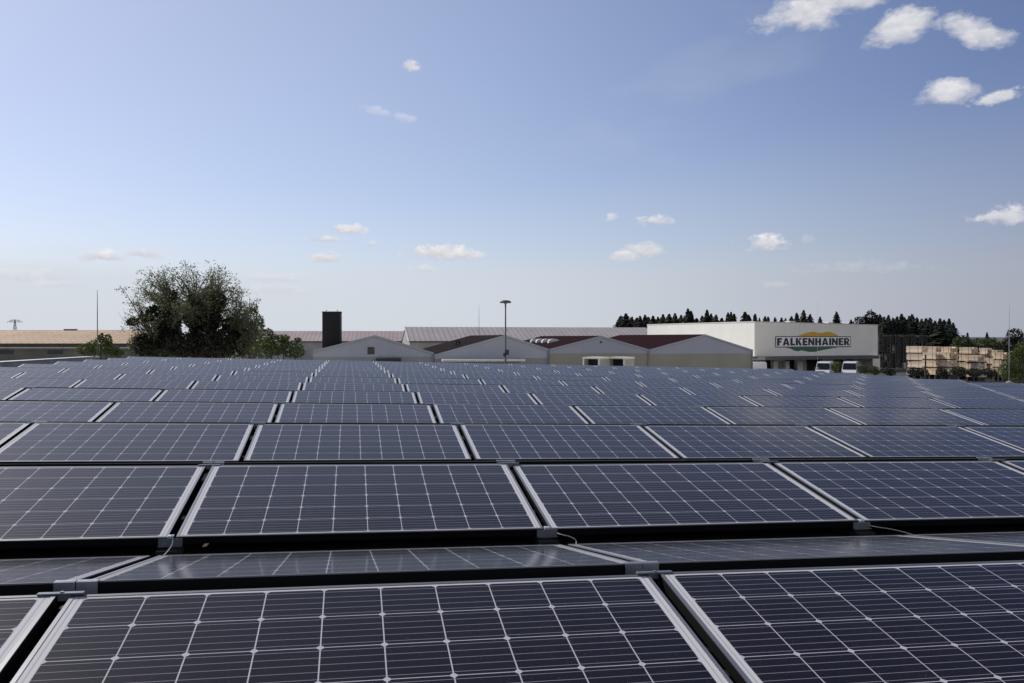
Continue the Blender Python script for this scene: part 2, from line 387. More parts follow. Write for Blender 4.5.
M_frame = mat('satin aluminium frame lip', (0.27, 0.27, 0.29), 0.45, 0.7, .08, 6)
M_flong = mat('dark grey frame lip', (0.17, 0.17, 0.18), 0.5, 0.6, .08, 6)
M_fblack = mat('black frame side', (0.010, 0.010, 0.011), 0.7, 0, .1, 6, spec=.04)  # frame sides black below the paler top lip
M_glass = panel_glass()
M_alu = mat('mill aluminium', (0.62, 0.65, 0.70), 0.42, 0.85, .15, 30)
M_alum = mat('grey aluminium', (0.32, 0.345, 0.39), 0.5, 0.75, .15, 30)
M_alud = mat('dull grey aluminium', (0.20, 0.22, 0.25), 0.5, 0.7, .15, 30)
M_black = mat('black rubber', (0.012, 0.012, 0.012), 0.8)
M_cable = mat('grey cable sheath', (0.40, 0.40, 0.38), 0.5)
M_roof = mat('black bitumen membrane', (0.010, 0.011, 0.010), 0.95, 0, .35, 8, .5, 120, spec=.15)
M_greyp = mat('grey parapet upstand', (.30, .30, .32), .8, 0, .2, 2)
M_trim = mat('zinc roof edge', (0.62, 0.63, 0.64), 0.5, 0.3, .1, 2)
M_white = mat('white coated wall', (0.70, 0.69, 0.66), 0.6, 0, .05, .7)

# our own hall under the panels
G_L, G_R, NR = -4, 11, 13
xr = G_R*PX + 0.12; yb = (NR-2)*ROWP + DEP + 0.22; xl = -8.0; front_y = -9.0
hall = bpy.data.objects.new('solar_hall', None); COL.objects.link(hall)
hall.matrix_world = ROOF @ Matrix.Translation((4, 10, -5))
tag(hall, 'low flat-roofed hall carrying the rows of solar panels', 'building')
S = Matrix.Translation((-4, -10, 5))
poly = [(xl, front_y), (xr, front_y), (xr, yb), (xl, yb)]
b = MB(); b.prism(poly, -0.25, 0.0, 'z'); b.xf(S); b.build('roof', M_roof, hall)
ins = [(xl+.15, front_y+.15), (xr-.15, front_y+.15), (xr-.15, yb-.15), (xl+.15, yb-.15)]
b = MB(); b.prism(ins, -6.5, -0.25, 'z'); b.xf(S); b.build('wall', M_white, hall)
b = MB()
b.box(xl-.10, front_y, .002, xl+.06, yb+.02, .205)
b.xf(S); b.build('parapet', M_greyp, hall)
b = MB()
b.box(xl-.13, front_y-.05, .207, xl+.09, yb+.05, .226)
b.xf(S); b.build('parapet_cap', M_trim, hall)
b = MB()
b.box(xr-.02, front_y, .002, xr+.03, yb, .03); b.box(xl+.2, yb-.02, .002, xr-.03, yb+.03, .03)
b.xf(S); b.build('roof_edge', M_fblack, hall)

# ---- one panel with its frame and glass, pre-tilted; copies share the meshes
tilt = math.atan2(H1-H0, DEP)
TM = Matrix.Translation((0, 0, H0)) @ Matrix.Rotation(tilt, 4, 'X')
U2, FT, LIP = LEN_U/2, 0.036, 0.011
def panel_meshes():
    f = MB()
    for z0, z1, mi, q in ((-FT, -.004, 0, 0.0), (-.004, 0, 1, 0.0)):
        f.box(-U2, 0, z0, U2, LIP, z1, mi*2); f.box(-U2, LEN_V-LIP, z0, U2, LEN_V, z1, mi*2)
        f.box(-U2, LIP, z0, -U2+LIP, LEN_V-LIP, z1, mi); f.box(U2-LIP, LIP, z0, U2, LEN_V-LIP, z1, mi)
    f.xf(TM)
    g = MB(); g.box(-U2+LIP, LIP, -0.008, U2-LIP, LEN_V-LIP, -0.0018)
    return f, g
f, g = panel_meshes()
proto = bpy.data.objects.new('solar_module', None); COL.objects.link(proto); proto.empty_display_size = .1
TMi = TM.inverted()
fo = f.build('frame', [M_fblack, M_frame, M_flong], proto)
g.xf(TM)
go = g.build('glass', M_glass, proto, uv=lambda co: ((TMi @ co).x, (TMi @ co).y))
ORD = ['', 'first', 'second', 'third', 'fourth', 'fifth', 'sixth', 'seventh', 'eighth', 'ninth', 'tenth', 'eleventh', 'twelfth', 'thirteenth', 'fourteenth', 'fifteenth', 'sixteenth']
def in_frame(pts, m=0):
    n = 0
    ps = [project(ROOF @ Vector(p)) for p in pts]
    if any(p is None for p in ps): return None
    x0, x1 = min(p[0] for p in ps), max(p[0] for p in ps); y0, y1 = min(p[1] for p in ps), max(p[1] for p in ps)
    if x1 < 6+m or x0 > 1018-m or y0 > 680 or y1 < 0: return None
    return x0, x1, y0, y1
first = True
cols_seen = {}
for r in range(1, NR+1):
    y0 = (r-2)*ROWP
    cols = []
    for c in range(G_L, G_R):
        pts = [(c*PX+.04, y0+(0.45 if r == 1 else 0), H0), ((c+1)*PX-.04, y0+(0.45 if r == 1 else 0), H0), (c*PX+.04, y0+DEP, H1), ((c+1)*PX-.04, y0+DEP, H1)]
        bb = in_frame(pts)
        if bb: cols.append((c, bb))
    cols_seen[r] = cols
    n = len(cols)
    for k, (c, bb) in enumerate(cols):
        if first: o = proto; first = False
        else: o = copy_tree(proto)
        jt = random.gauss(0, .0016)
        o.matrix_world = ROOF @ Matrix.Translation(((c+.5)*PX, y0, 0)) @ Matrix.Rotation(random.gauss(0, .0026), 4, 'X') @ Matrix.Rotation(random.gauss(0, .0018), 4, 'Y')
        if r == 1:
            lab = ['dark solar panel cut off at the bottom left corner in the nearest row', 'large dark solar panel filling the bottom of the photo, in the nearest row', 'dark solar panel at the bottom right corner in the nearest row'][min(k, 2)]
        elif bb[0] < -1 and r < 9: lab = 'framed solar panel in the %s row from the camera, cut by the left edge' % ORD[r]
        elif bb[1] > 1025: lab = 'framed solar panel in the %s row from the camera, cut by the right edge' % ORD[r]
        elif k <= n//2: lab = 'framed solar panel facing the camera, %s row from the front, %s from the left' % (ORD[r], ORD[k+1])
        else: lab = 'framed solar panel facing the camera, %s row from the front, %s from the right' % (ORD[r], ORD[n-k])
        tag(o, lab, 'solar panel', 'solar panels tilted towards the camera')
# a couple of panels beyond either edge of the photo, so that each row runs on out of the picture
for r in range(1, NR+1):
    cs = [c for c, bb in cols_seen[r]]
    for side, extra in (('left', range(cs[0]-2, cs[0])), ('right', range(cs[-1]+1, cs[-1]+3))):
        for c in extra:
            if c < G_L or c >= G_R: continue
            for rear in (False, True):
                if rear and r > 3: continue
                o = copy_tree(proto)
                y0 = (r-2)*ROWP
                o.matrix_world = ROOF @ Matrix.Translation(((c+.5)*PX, y0 + (2*DEP+RGAP if rear else 0), 0)) @ Matrix.Rotation(math.pi if rear else 0, 4, 'Z')
                tag(o, '%s panel of the %s row running on past the %s edge of the photo' % ('rear-facing' if rear else 'solar', ORD[r], side), 'solar panel', 'solar panels past the photo edges')
# panels on the far slope of the nearest ridges
for r in range(1, 9):
    y0 = (r-2)*ROWP
    cols = []
    for c in range(G_L, G_R):
        yt, yl = y0+DEP+RGAP, y0+2*DEP+RGAP
        bb = in_frame([(c*PX+.04, yt, H1), ((c+1)*PX-.04, yt, H1), (c*PX+.04, yl, H0), ((c+1)*PX-.04, yl, H0)])
        if bb and bb[0] < 1010 and c in [q for q, _ in cols_seen[r]]: cols.append((c, bb))
    nb_ = len(cols)
    for k, (c, bb) in enumerate(cols):
        o = copy_tree(proto)
        o.matrix_world = ROOF @ Matrix.Translation(((c+.5)*PX, y0+2*DEP+RGAP, 0)) @ Matrix.Rotation(math.pi, 4, 'Z')
        wh_ = ('%s from the left' % ORD[k+1]) if k <= nb_//2 else ('%s from the right' % ORD[nb_-k])
        if r == 1: lab = 'thin sliver of a solar panel sloping away behind the nearest row, %s' % wh_
        else: lab = 'dark rear panel edge just above the ridge of the %s row, %s' % (ORD[r], wh_)
        tag(o, lab, 'solar panel', 'solar panels sloping away behind the ridges')

# ---- brackets on the ridges and clamps in the valleys
rb = bpy.data.objects.new('ridge_bracket', None); COL.objects.link(rb); rb.empty_display_size = .1
b = MB(); b.box(-.02, -.02, 0, .02, .02, H1-.05); b.box(-.09, -.07, 0, .09, .07, .012); b.build('post', M_black, rb)
for sx in (-1, 1):
    b = MB()
    x0 = 0.0015 if sx > 0 else -0.0575
    b.box(x0, RGAP/2-.011, H1-.038, x0+.056, RGAP/2-.006, H1+.002)
    b.box(x0, RGAP/2-.006, H1+.0005, x0+.056, RGAP/2+.010, H1+.003)
    b.build('plate', M_alum, rb, bevel=.001)
b = MB(); b.box(-.060, -RGAP/2-.008, H1+.001, .056, -RGAP/2+.008, H1+.006); b.box(-.060, -RGAP/2+.004, H1-.020, .056, -RGAP/2+.009, H1+.001)
b.build('clip_bar', M_alud, rb, bevel=.0015)
b = MB(); b.tube([(0, -RGAP/2, H1+.0055), (0, -RGAP/2, H1+.0085)], .006, 6); b.build('bolt', M_alud, rb)
vc = bpy.data.objects.new('valley_clamp', None); COL.objects.link(vc); vc.empty_display_size = .1
b = MB(); b.box(-.05, -.006, H0-.036, .05, -.0015, H0-.006); b.box(-.05, -.02, H0-.040, .05, -.0015, H0-.036); b.build('plate', M_alud, vc, bevel=.001)
b = MB(); b.box(-.05, -.05, 0, .05, .03, H0-.0505); b.build('foot', M_black, vc)
b = MB(); b.box(-.012, -.012, H0-.006, .012, .02, H0+.006); b.build('clip', M_alu, vc, bevel=.001)
fb = fv = True
for r in range(1, 6):
    y0 = (r-2)*ROWP
    vis = []
    for gcol in range(G_L+1, G_R):
        p = project(ROOF @ Vector((gcol*PX, y0+DEP+RGAP/2, H1)))
        if p and 3 < p[0] < 1021 and p[1] < 683: vis.append(gcol)
    for k, gcol in enumerate(vis):
        o = rb if fb else copy_tree(rb); fb = False
        o.matrix_world = ROOF @ Matrix.Translation((gcol*PX + random.uniform(-.006, .006), y0+DEP+RGAP/2, 0))
        tag(o, 'grey metal bracket on the ridge of the %s row of panels, %s from the left' % (ORD[r], ORD[k+1]), 'bracket', 'brackets joining panels at the ridges')
    if r not in (2,): continue
    vis = []
    for gcol in range(G_L+1, G_R):
        p = project(ROOF @ Vector((gcol*PX, y0, H0)))
        if p and 3 < p[0] < 1021 and p[1] < 683: vis.append(gcol)
    for k, gcol in enumerate(vis):
        o = vc if fv else copy_tree(vc); fv = False
        o.matrix_world = ROOF @ Matrix.Translation((gcol*PX + random.uniform(-.006, .006), y0, 0))
        tag(o, 'small grey clamp under the low edge of the second panel row, %s from the left' % ORD[k+1], 'clamp', 'clamps along the valley')
        # pale cable looping out of the joint
        b = MB()
        x = gcol*PX
        if k == 0: pts = [(0, .06, .07), (.0, -.012, .090), (.012, -.035, .070), (.006, -.06, .045), (-.02, -.10, .018), (-.07, -.13, .008), (-.12, -.15, .006)]
        elif k == 1: pts = [(.03, .05, .06), (.055, -.03, .058), (.10, -.055, .050), (.125, -.07, .035), (.11, -.10, .015), (.05, -.13, .008), (-.02, -.10, .010), (-.05, -.05, .015)]
        else: pts = [(.02, .03, .06), (.06, -.03, .055), (.14, -.05, .045), (.22, -.08, .028), (.27, -.13, .010), (.24, -.18, .007), (.17, -.20, .007)]
        cur = []
        P_ = [Vector(q) for q in pts]
        for i in range(len(P_)-1):
            p0, p1, p2, p3 = P_[max(i-1,0)], P_[i], P_[i+1], P_[min(i+2, len(P_)-1)]
            for s_ in range(6):
                u_ = s_/6
                cur.append(0.5*((2*p1)+(p2-p0)*u_+(2*p0-5*p1+4*p2-p3)*u_*u_+(3*p1-p0-3*p2+p3)*u_**3))
        cur.append(P_[-1])
        b.tube(cur, .0024, 6)
        co = b.build('cable', M_cable, smooth=True)
        co.matrix_world = ROOF @ Matrix.Translation((x, y0, 0))
        tag(co, 'thin pale cable looping out below the second panel row, %s from the left' % ORD[k+1], 'cable', 'cables in the valley')
# a few dry leaves blown into the gaps
M_dry = mat('dry leaf', (0.42, 0.33, 0.16), 0.7)
for (px, py, h, lab) in ((205, 546, .055, 'small dry leaf lying in the dark valley under the second row, left of centre'), (532, 507, .06, 'small dry leaf caught in the gap between two panels of the second row'), (463, 441, .07, 'tiny dry leaf in a panel gap of the third row')):
    p = on_roof(px, py, h)
    b = MB(); b.add([(-.016, 0, 0), (0, -.007, .004), (.018, 0, .010), (0, .008, .006), (-.016, 0, -.0015), (0, -.007, .0025), (.018, 0, .0085), (0, .008, .0045)], [(0,1,2,3), (7,6,5,4), (0,4,5,1), (1,5,6,2), (2,6,7,3), (3,7,4,0)])
    lo = b.build('dry_leaf', M_dry); lo.matrix_world = ROOF @ Matrix.Translation(p) @ Matrix.Rotation(.9, 4, 'Z') @ Matrix.Rotation(.5, 4, 'X')
    tag(lo, lab, 'leaf', 'dry leaves between the panels')

# ------------------------------------------------------------------ ground
M_grass = mat('rough meadow', (0.075, 0.085, 0.03), 0.95, 0, .4, .08, .6, 3)
M_asph = mat('pale concrete yard', (0.55, 0.52, 0.45), 0.9, 0, .25, .2, .2, 40)
M_conc = mat('pale concrete', (0.30, 0.29, 0.26), 0.9, 0, .2, .3, .2, 20)
b = MB(); b.add([(-2500, -800, 0), (2500, -800, 0), (2500, 4000, 0), (-2500, 4000, 0)], [(0,1,2,3)])
tag(b.build('ground', M_grass), kind='structure')
b = MB(); b.add([(-90, -20, .004), (46, -20, .004), (46, 175, .004), (-90, 175, .004)], [(0,1,2,3)])
tag(b.build('yard', M_asph), kind='structure')
M_earth = mat('dark trodden earth', (0.055, 0.05, 0.042), 0.95, 0, .35, .4, .4, 6)
b = MB(); b.add([(46.002, 92.002, .004), (95, 92.002, .004), (95, 175, .004), (46.002, 175, .004)], [(0,1,2,3)])
tag(b.build('dirt_yard', M_earth), kind='structure')
b = MB(); b.add([(37, 50, .008), (74, 50, .008), (74, 92, .008), (37, 92, .008)], [(0,1,2,3)])
tag(b.build('path', M_conc), kind='structure')
# low wooded rise on the skyline
M_hill = leafmat('distant woods', (0.11, 0.13, 0.125), .2, .1)
b = MB(); random.seed(3)
n = 90
prev = None
vs, fs = [], []
for i in range(n+1):
    x = -1400 + 3000*i/n
    h = 6 + 4*math.sin(i*.23) + 2*math.sin(i*.71+1)
    vs += [(x, 1500, -2), (x, 1560, h), (x, 1750, h*1.1), (x, 1900, -2)]
for i in range(n):
    for k in range(3): fs.append((i*4+k, (i+1)*4+k, (i+1)*4+k+1, i*4+k+1))
b.add(vs, fs); tag(b.build('hills', M_hill, smooth=True), kind='structure')

# ------------------------------------------------------------------ left shed with pantile roof
M_tile = seam_mat('weathered clay pantiles', (0.47, 0.33, 0.215), 0.75, 0, .8, .14, .8, .72, .28, cross=(1, 1.1), scale=.5)
M_shedwall = seam_mat('grey green boarding', (0.13, 0.13, 0.11), 0.9, 2, .4, .25, .85, .7, .08, scale=.4)
M_dark = mat('dark fascia', (0.035, 0.030, 0.028), 0.7)
def gable_roof_building(name, label, org, rot, Lx, depth, z_e, z_r, over, wallm, roofm, th=.12, cat='building', fascia=True):
    """long house: ridge along local x; eave facing the camera at local y = 0"""
    t = thing(name, label, cat, (org[0], org[1], 0), rot)
    b = MB(); b.prism([(.0, 0), (depth, 0), (depth, z_e), (depth/2, z_r), (0, z_e)], .15, Lx-.15, 'x'); b.build('wall', wallm, t)
    sl_ = (z_r - z_e)/(depth/2)
    b = MB(); b.prism([(-over, z_e-over*sl_+.01), (depth/2, z_r+.01), (depth+over, z_e-over*sl_+.01), (depth+over, z_e-over*sl_+th), (depth/2, z_r+th), (-over, z_e-over*sl_+th)], 0, Lx, 'x')
    ro = b.build('roof', roofm, t)
    if fascia:
        b = MB(); b.box(0, -over-.10, z_e-over*sl_-.12, Lx, -over-.002, z_e-over*sl_+.06); b.build('gutter', M_dark, t)
    return t, sl_
Ys = 84.0
t, s_ = gable_roof_building('tiled_shed', 'long low shed with pale brown tiled roof and dark wall at far left', (gx(-120, Ys), Ys), 0, gx(140, Ys)-gx(-120, Ys), 12, gz(344.3, Ys)+.1, gz(330.2, Ys+6)-.1, .5, M_shedwall, M_tile)
b = MB(); b.box(8, -.06, gz(348.2, Ys), gx(140, Ys)-gx(-120, Ys)-1, -.003, gz(347.2, Ys)); b.build('ledge', M_trim, t)
b = MB(); b.box(16, 5.85, gz(330.2, Ys+6)+.03, 17.4, 6.2, gz(329, Ys+6)); b.build('ridge_vent', M_dark, t)
for i in range(5):
    b = MB(); x = 2+i*5.2; b.box(x, -.05, gz(354, Ys), x+1.6, -.003, gz(350, Ys)); b.build('window', mat('dusty dark pane', (.03, .032, .035), .25), t)

# far pylon
def pylon():
    Y = 900
    t = thing('power_pylon', 'faint lattice power pylon far away above the tiled shed', 'pylon', (gx(15, Y), Y, 0))
    m = mat('galvanised lattice', (.28, .29, .30), .6)
    H = gz(319.5, Y); b = MB()
    for sx in (-1, 1):
        for sy in (-1, 1):
            b.tube([(sx*2.6, sy*2.6, 0), (sx*.9, sy*.9, H*.7), (sx*.25, sy*.25, H)], .22, 4)
    for i in range(9):
        z0, z1 = H*i/9, H*(i+1)/9
        w0, w1 = 2.6-2.2*i/9, 2.6-2.2*(i+1)/9
        for sy in (-1, 1):
            b.tube([(-w0, sy*w0, z0), (w1, sy*w1, z1)], .12, 4); b.tube([(w0, sy*w0, z0), (-w1, sy*w1, z1)], .12, 4)
    b.build('mast', m, t)
    for z, w in ((H*.90, 8.5), (H*.965, 6.0)):
        b = MB(); b.tube([(-w, 0, z), (0, 0, z+.7), (w, 0, z)], .25, 4); b.tube([(-w, 0, z), (0, 0, z-.5), (w, 0, z)], .2, 4)
        for x in (-w, -w*.55, w*.55, w): b.tube([(x, 0, z), (x, 0, z-1.6)], .12, 4)
        b.build('cross_arm', m, t)
pylon()

# ------------------------------------------------------------------ halls in the middle distance
A18 = R(9.6); D18 = Vector((math.cos(A18), math.sin(A18)))
M_pink = seam_mat('pinkish fibre cement roof', (0.36, 0.295, 0.30), 0.9, 0, .5, .12, .8, .8, .3, scale=.3)
M_seam = seam_mat('grey standing seam roof', (0.40, 0.365, 0.355), 1.05, 0, 1.0, .10, .55, .70, .2, scale=.3)
M_greyw = mat('grey render', (0.30, 0.30, 0.30), .85, 0, .2, .4)
M_cream = mat('pale verge trim', (0.62, 0.61, 0.58), .7)

Yb = 172.0
ob_ = (gx(240, Yb), Yb)
t, s_ = gable_roof_building('pink_roofed_hall', 'long grey hall with a pinkish roof behind the black tower', ob_, R(8), 40, 15, gz(341.4, Yb)+.05, gz(329.4, Yb+7.5)-.45, .4, M_greyw, M_pink)
# seamed roof hall
Yd = 157.0
od_ = Vector((gx(409, Yd), Yd))
t, s_ = gable_roof_building('seam_roofed_hall', 'long hall with a pale ribbed metal roof between the tower and the white warehouse', od_, R(13), 53, 16, gz(341, Yd), gz(327.6, Yd+8)+.0, .4, M_greyw, M_seam, th=.16)
zE, zR = gz(341, Yd), gz(327.6, Yd+8)
b = MB(); b.prism([(-.45, zE-.45*s_+.01), (8, zR+.02), (8, zR+.20), (-.45, zE-.45*s_+.19)], -.22, -.002, 'x'); b.build('verge', M_cream, t)

# four gabled halls side by side
M_gab = seam_mat('bluish grey gable cladding', (0.35, 0.37, 0.425), 4.1, 0, .3, .06, .6, .88, .012, scale=.3)
M_gaw = seam_mat('pale grey gable cladding', (0.38, 0.40, 0.445), 4.1, 0, .3, .06, .6, .9, .012, scale=.3)
M_base = mat('olive beige plinth wall', (0.30, 0.29, 0.23), .8, 0, .12, .3)
M_baseg = mat('grey plinth wall', (0.26, 0.27, 0.275), .8, 0, .12, .3)
M_mar = seam_mat('dark maroon sheet roof', (0.022, 0.008, 0.009), 1.1, 1, .4, .2, .9, .75, .1, scale=.5, spec=.02)
M_brn = seam_mat('dark brown sheet roof', (0.020, 0.0135, 0.013), 0.8, 1, .6, .25, .9, .6, .25, scale=.5, spec=.02)
O0 = Vector((gx(313, 88.0), 88.0))
def facade_x(px):
    k = (px-512)/FPX
    return (k*O0.y - O0.x)/(D18.x - k*D18.y)
edges = [0.0, facade_x(434), facade_x(549), facade_x(649), facade_x(753)]
apexp = [375, 505, 601, 705]
apexy = [336.0, 335.8, 336.6, 335.2]
labs = ['grey gabled hall with one dark window, leftmost of the four gables', 'pale gabled hall with a dark brown roof behind the lamp post', 'gabled hall with white roof domes, third of the four gables', 'gabled hall with olive base wall, nearest the white warehouse']
evy = [(351.5, 353.5), (355.5, 349.8), (349.8, 350.2), (350.2, 350.6)]
for i in range(4):
    a, c = edges[i]+(.0 if i == 0 else .03), edges[i+1]-.03
    ax = facade_x(apexp[i])
    def Yat(x): return O0.y + D18.y*x
    zl, zr, za = gz(evy[i][0], Yat(a)), gz(evy[i][1], Yat(c)), gz(apexy[i], Yat(ax))
    w = c-a
    t = thing('gabled_hall', labs[i], 'building', (O0.x+D18.x*a, O0.y+D18.y*a, 0), A18, 'row of gabled halls')
    dep = 34
    zb = min(zl, zr)-.35
    b = MB(); b.prism([(0, zb), (w, zb), (w, zr), (ax-a, za), (0, zl)], .0, dep, 'y'); b.build('gable_wall', M_gaw if i in (1,) else M_gab, t)
    b = MB(); b.prism([(0.01, 0), (w-.01, 0), (w-.01, zb), (0.01, zb)], .02, dep-.02, 'y'); b.build('wall', M_base if i >= 2 else M_baseg, t)
    ov = .12
    for (x0, z0, nm) in ((0, zl, 'l'), (w, zr, 'r')):
        b = MB()
        prof = [(x0, z0+.004), (ax-a, za+.004), (ax-a, za+.11), (x0, z0+.11)]
        if nm == 'r': prof = prof[::-1]
        b.prism(prof, -ov, dep+ov, 'y'); b.build('roof', M_brn if i == 1 else M_mar, t)
    # pale verge strip along the rake
    b = MB()
    for (x0, z0) in ((0, zl), (w, zr)):
        prof = [(x0, z0-.06), (ax-a, za-.06), (ax-a, za+.10), (x0, z0+.10)]
        if x0 > 0: prof = prof[::-1]
        b.prism(prof, -ov-.05, -ov-.002, 'y')
    b.build('verge', M_gaw if i == 1 else M_gab, t)
    b = MB(); b.tube([(w-.09, -.12, 0), (w-.09, -.12, zr-.1)], .06, 8); b.build('downpipe', M_greyw, t)
    if i == 0:
        x = facade_x(371); Y = Yat(x)
        b = MB(); b.box(x-.36, -.08, gz(354.2, Y), x+.36, -.003, gz(347.2, Y)); wf = b.build('window', M_dark, t)
        b = MB(); b.box(x-.30, -.10, gz(353.6, Y), x+.30, -.082, gz(347.9, Y)); b.build('pane', mat('dark glass', (.01, .011, .013), .08), wf)
        x0, x1 = facade_x(376), facade_x(401)
        b = MB(); b.box(x0, -.5, gz(362, Y), x1, -.003, gz(358.3, Y)); b.build('canopy', M_dark, t)
    if i == 1:
        x0, x1 = facade_x(441)-a, facade_x(522)-a; Y = Yat(x0+a)
        b = MB(); b.box(x0, -2.2, gz(360.6, Y)-.05, x1, -.003, gz(358.9, Y)); b.build('canopy', M_cream, t)
    if i == 2:
        x = facade_x(601)-a; b = MB(); b.box(x-.12, -.06, gz(343.3, Yat(x)), x+.12, -.003, gz(341.5, Yat(x))); b.build('lamp', M_dark, t)
        # light domes on the left slope
        M_dome = mat('white roof dome', (.72, .72, .70), .35)
        sl_ = (za-zl)/(ax-a)
        for k, (fx_, yy) in enumerate(((.50, 11.5), (.50, 15.5), (.50, 19.5), (.50, 23.5))):
            x = (ax-a)*fx_; z = zl + sl_*x + .08
            b = MB(); b.box(x-.75, yy-.5, z-.25, x+.75, yy+.5, z+.10)
            dm = b.build('roof_light', M_cream, t)
            b = MB()
            prof = [(x+.70*math.cos(q), z+.102+.30*math.sin(q)) for q in [math.pi*j/10 for j in range(11)]]
            b.prism(prof, yy-.45, yy+.45, 'y'); b.build('dome', M_dome, dm)
    if i == 1:
        # paired vent cowls beside the ridge
        for dx, hh in ((0, .02), (.38, -.12)):
            x = facade_x(464)-a+.0+dx; Y0_ = 9.0
            z = zl + (za-zl)*(x/(ax-a))
            b = MB(); b.box(x-.12, Y0_-.12, z-.1, x+.12, Y0_+.12, z+hh+.62); b.box(x-.17, Y0_-.17, z+hh+.62, x+.17, Y0_+.17, z+hh+.72); b.build('vent_cowl', M_dark, t)

# black ribbed tower
Yt = 104.0
M_tower = seam_mat('black ribbed cladding', (0.016, 0.013, 0.014), 0.24, 0, .9, .15, .55, .5, .3)
tx0, tx1 = gx(322.3, Yt), gx(340.0, Yt)
t = thing('black_tower', 'tall narrow black ribbed tower behind the leftmost gable', 'tower', ((tx0+tx1)/2, Yt, 0), R(2))
w = (tx1-tx0)/2
b = MB(); b.box(-w, 0, 0, w, 1.3, gz(311.8, Yt)-.1); b.build('shaft', M_tower, t)
b = MB(); b.box(-w-.03, -.03, gz(311.8, Yt)-.098, w+.03, 1.33, gz(311.8, Yt)+.05); b.build('cap', M_dark, t)
for x in (-w+.45, w-.45):
    b = MB(); b.tube([(x, .4, gz(311.8, Yt)+.04), (x, .4, gz(310.2, Yt)+.02)], .06, 6); b.lathe([(.02, 0), (.14, .03), (.02, .12)], 8, (x, .4, gz(310.2, Yt))); b.build('vent_pipe', M_alu, t)

# ------------------------------------------------------------------ white warehouse with the sign
A22 = R(21.5); D22 = Vector((math.cos(A22), math.sin(A22)))
Yw = 135.0
C0 = Vector((gx(754.3, Yw), Yw))
def wx(px):
    k = (px-512)/FPX
    return (k*C0.y - C0.x)/(D22.x - k*D22.y)
def wz(px, py): return gz(py, C0.y + D22.y*wx(px))
LW = wx(877.5)
zt = gz(322.2, Yw)
wh = thing('warehouse', 'big white warehouse with a green and orange company sign and loading docks', 'building', (C0.x, C0.y, 0), A22)
M_wfront = seam_mat('white sandwich panel front', (0.86, 0.83, 0.74), 3.2, 0, .25, .04, .6, .93, .012, cross=(2, 2.6), scale=.3)
M_wside = seam_mat('white sandwich panel side', (0.74, 0.735, 0.70), 4.6, 1, .25, .04, .6, .90, .012, cross=(2, 1.45), scale=.3)
z_c = wz(754.3, 356.5)          # top of the dock canopy
WD = 34.5
b = MB(); b.box(0.02, 0.02, z_c+.02, LW-.02, WD, zt-.02); b.build('wall', [M_wside], wh)
b = MB(); b.box(0, -.05, z_c+.02, LW, .018, zt-.001); b.build('front_panel', M_wfront, wh)
b = MB(); b.box(0.02, 2.6, 0, LW-.02, WD, z_c+.018); b.build('lower_wall', M_wside, wh)
b = MB(); b.box(-.05, -.10, zt, LW+.05, WD+.1, zt+.16); b.build('parapet_cap', M_cream, wh)
M_can = mat('dark grey canopy', (0.10, 0.10, 0.11), .7)
b = MB(); b.box(.3, -2.4, z_c-.55, wx(869), 2.58, z_c); b.build('dock_canopy', M_can, wh)
b = MB(); b.box(wx(870.2), -.6, 0, LW, 2.58, z_c+.015); b.build('corner_pillar', M_wfront, wh)
M_dock = mat('black opening shade', (.008, .008, .009), .8)
M_shut = seam_mat('beige roller shutter', (.50, .45, .35), .25, 2, .5, .12, .6, .7, .12)
M_pil = mat('pale dock pillar', (.74, .74, .74), .7)
for (a, c) in ((760, 768), (784.5, 791.5), (809.5, 816), (833, 841)):
    b = MB(); b.box(wx(a), 2.3, 0, wx(c), 2.58, wz(a, 361.8)); b.build('roller_shutter', M_shut, wh)
for (a, c) in ((768, 772.2), (780.2, 784.4), (792, 796), (804, 809.4), (841.2, 845), (853, 857), (864, 868)):
    b = MB(); b.box(wx(a), 1.6, 0, wx(c), 2.58, wz(a, 361.4)); b.build('dock_pillar', M_pil, wh)
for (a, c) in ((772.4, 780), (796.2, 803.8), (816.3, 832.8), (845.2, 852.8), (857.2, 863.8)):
    b = MB(); b.box(wx(a), 2.4, 0, wx(c), 2.58, wz(a, 360)); b.build('dock_opening_shade', M_dock, wh)  # black sheet painted in for the shade inside each dock opening
for (pa, pb) in ((793.5, 799.5), (832.5, 837)):
    b = MB(); b.box(wx(pa), 1.0, zt+.162, wx(pb), 2.2, zt+.42); b.build('roof_light', M_cream, wh)
for o in wh.children:
    if o.name.split('.')[0] in ('wall', 'front_panel', 'parapet_cap', 'roof_light'):
        for v in o.data.vertices:
            if v.co.z > zt-.5: v.co.z -= .40*max(0, min(1.02, v.co.x/LW))
# the sign
sg = thing('company_sign', 'company sign reading FALKENHAINER with orange hills above and green below', 'sign', (C0.x + D22.x*wx(813.5) + D22.y*.052, C0.y + D22.y*wx(813.5) - D22.x*.052, wz(813.5, 341.7)), A22)
mid = wx(813.5)
def sx(px): return wx(px)-mid
z0s = wz(813.5, 341.7)
def sz(py): return wz(813.5, py)-z0s
M_sw = mat('white sign face', (.90, .90, .90), .5, 0, .02); M_sk = mat('black sign letters', (.010, .010, .012), .5, 0, .02)
M_so = mat('orange sign shape', (.68, .38, .03), .5, 0, .05); M_sgr = mat('green sign shape', (.025, .13, .085), .5, 0, .05)
hw, hh = (sx(851.3)-sx(776.3))/2, (sz(336.4)-sz(347.3))/2
b = MB(); b.box(-hw, -.06, -hh, hw, 0, hh); b.build('border', M_sk, sg)
b = MB(); b.box(-hw+.13, -.075, -hh+.13, hw-.13, -.062, hh-.13); b.build('board', M_sw, sg)
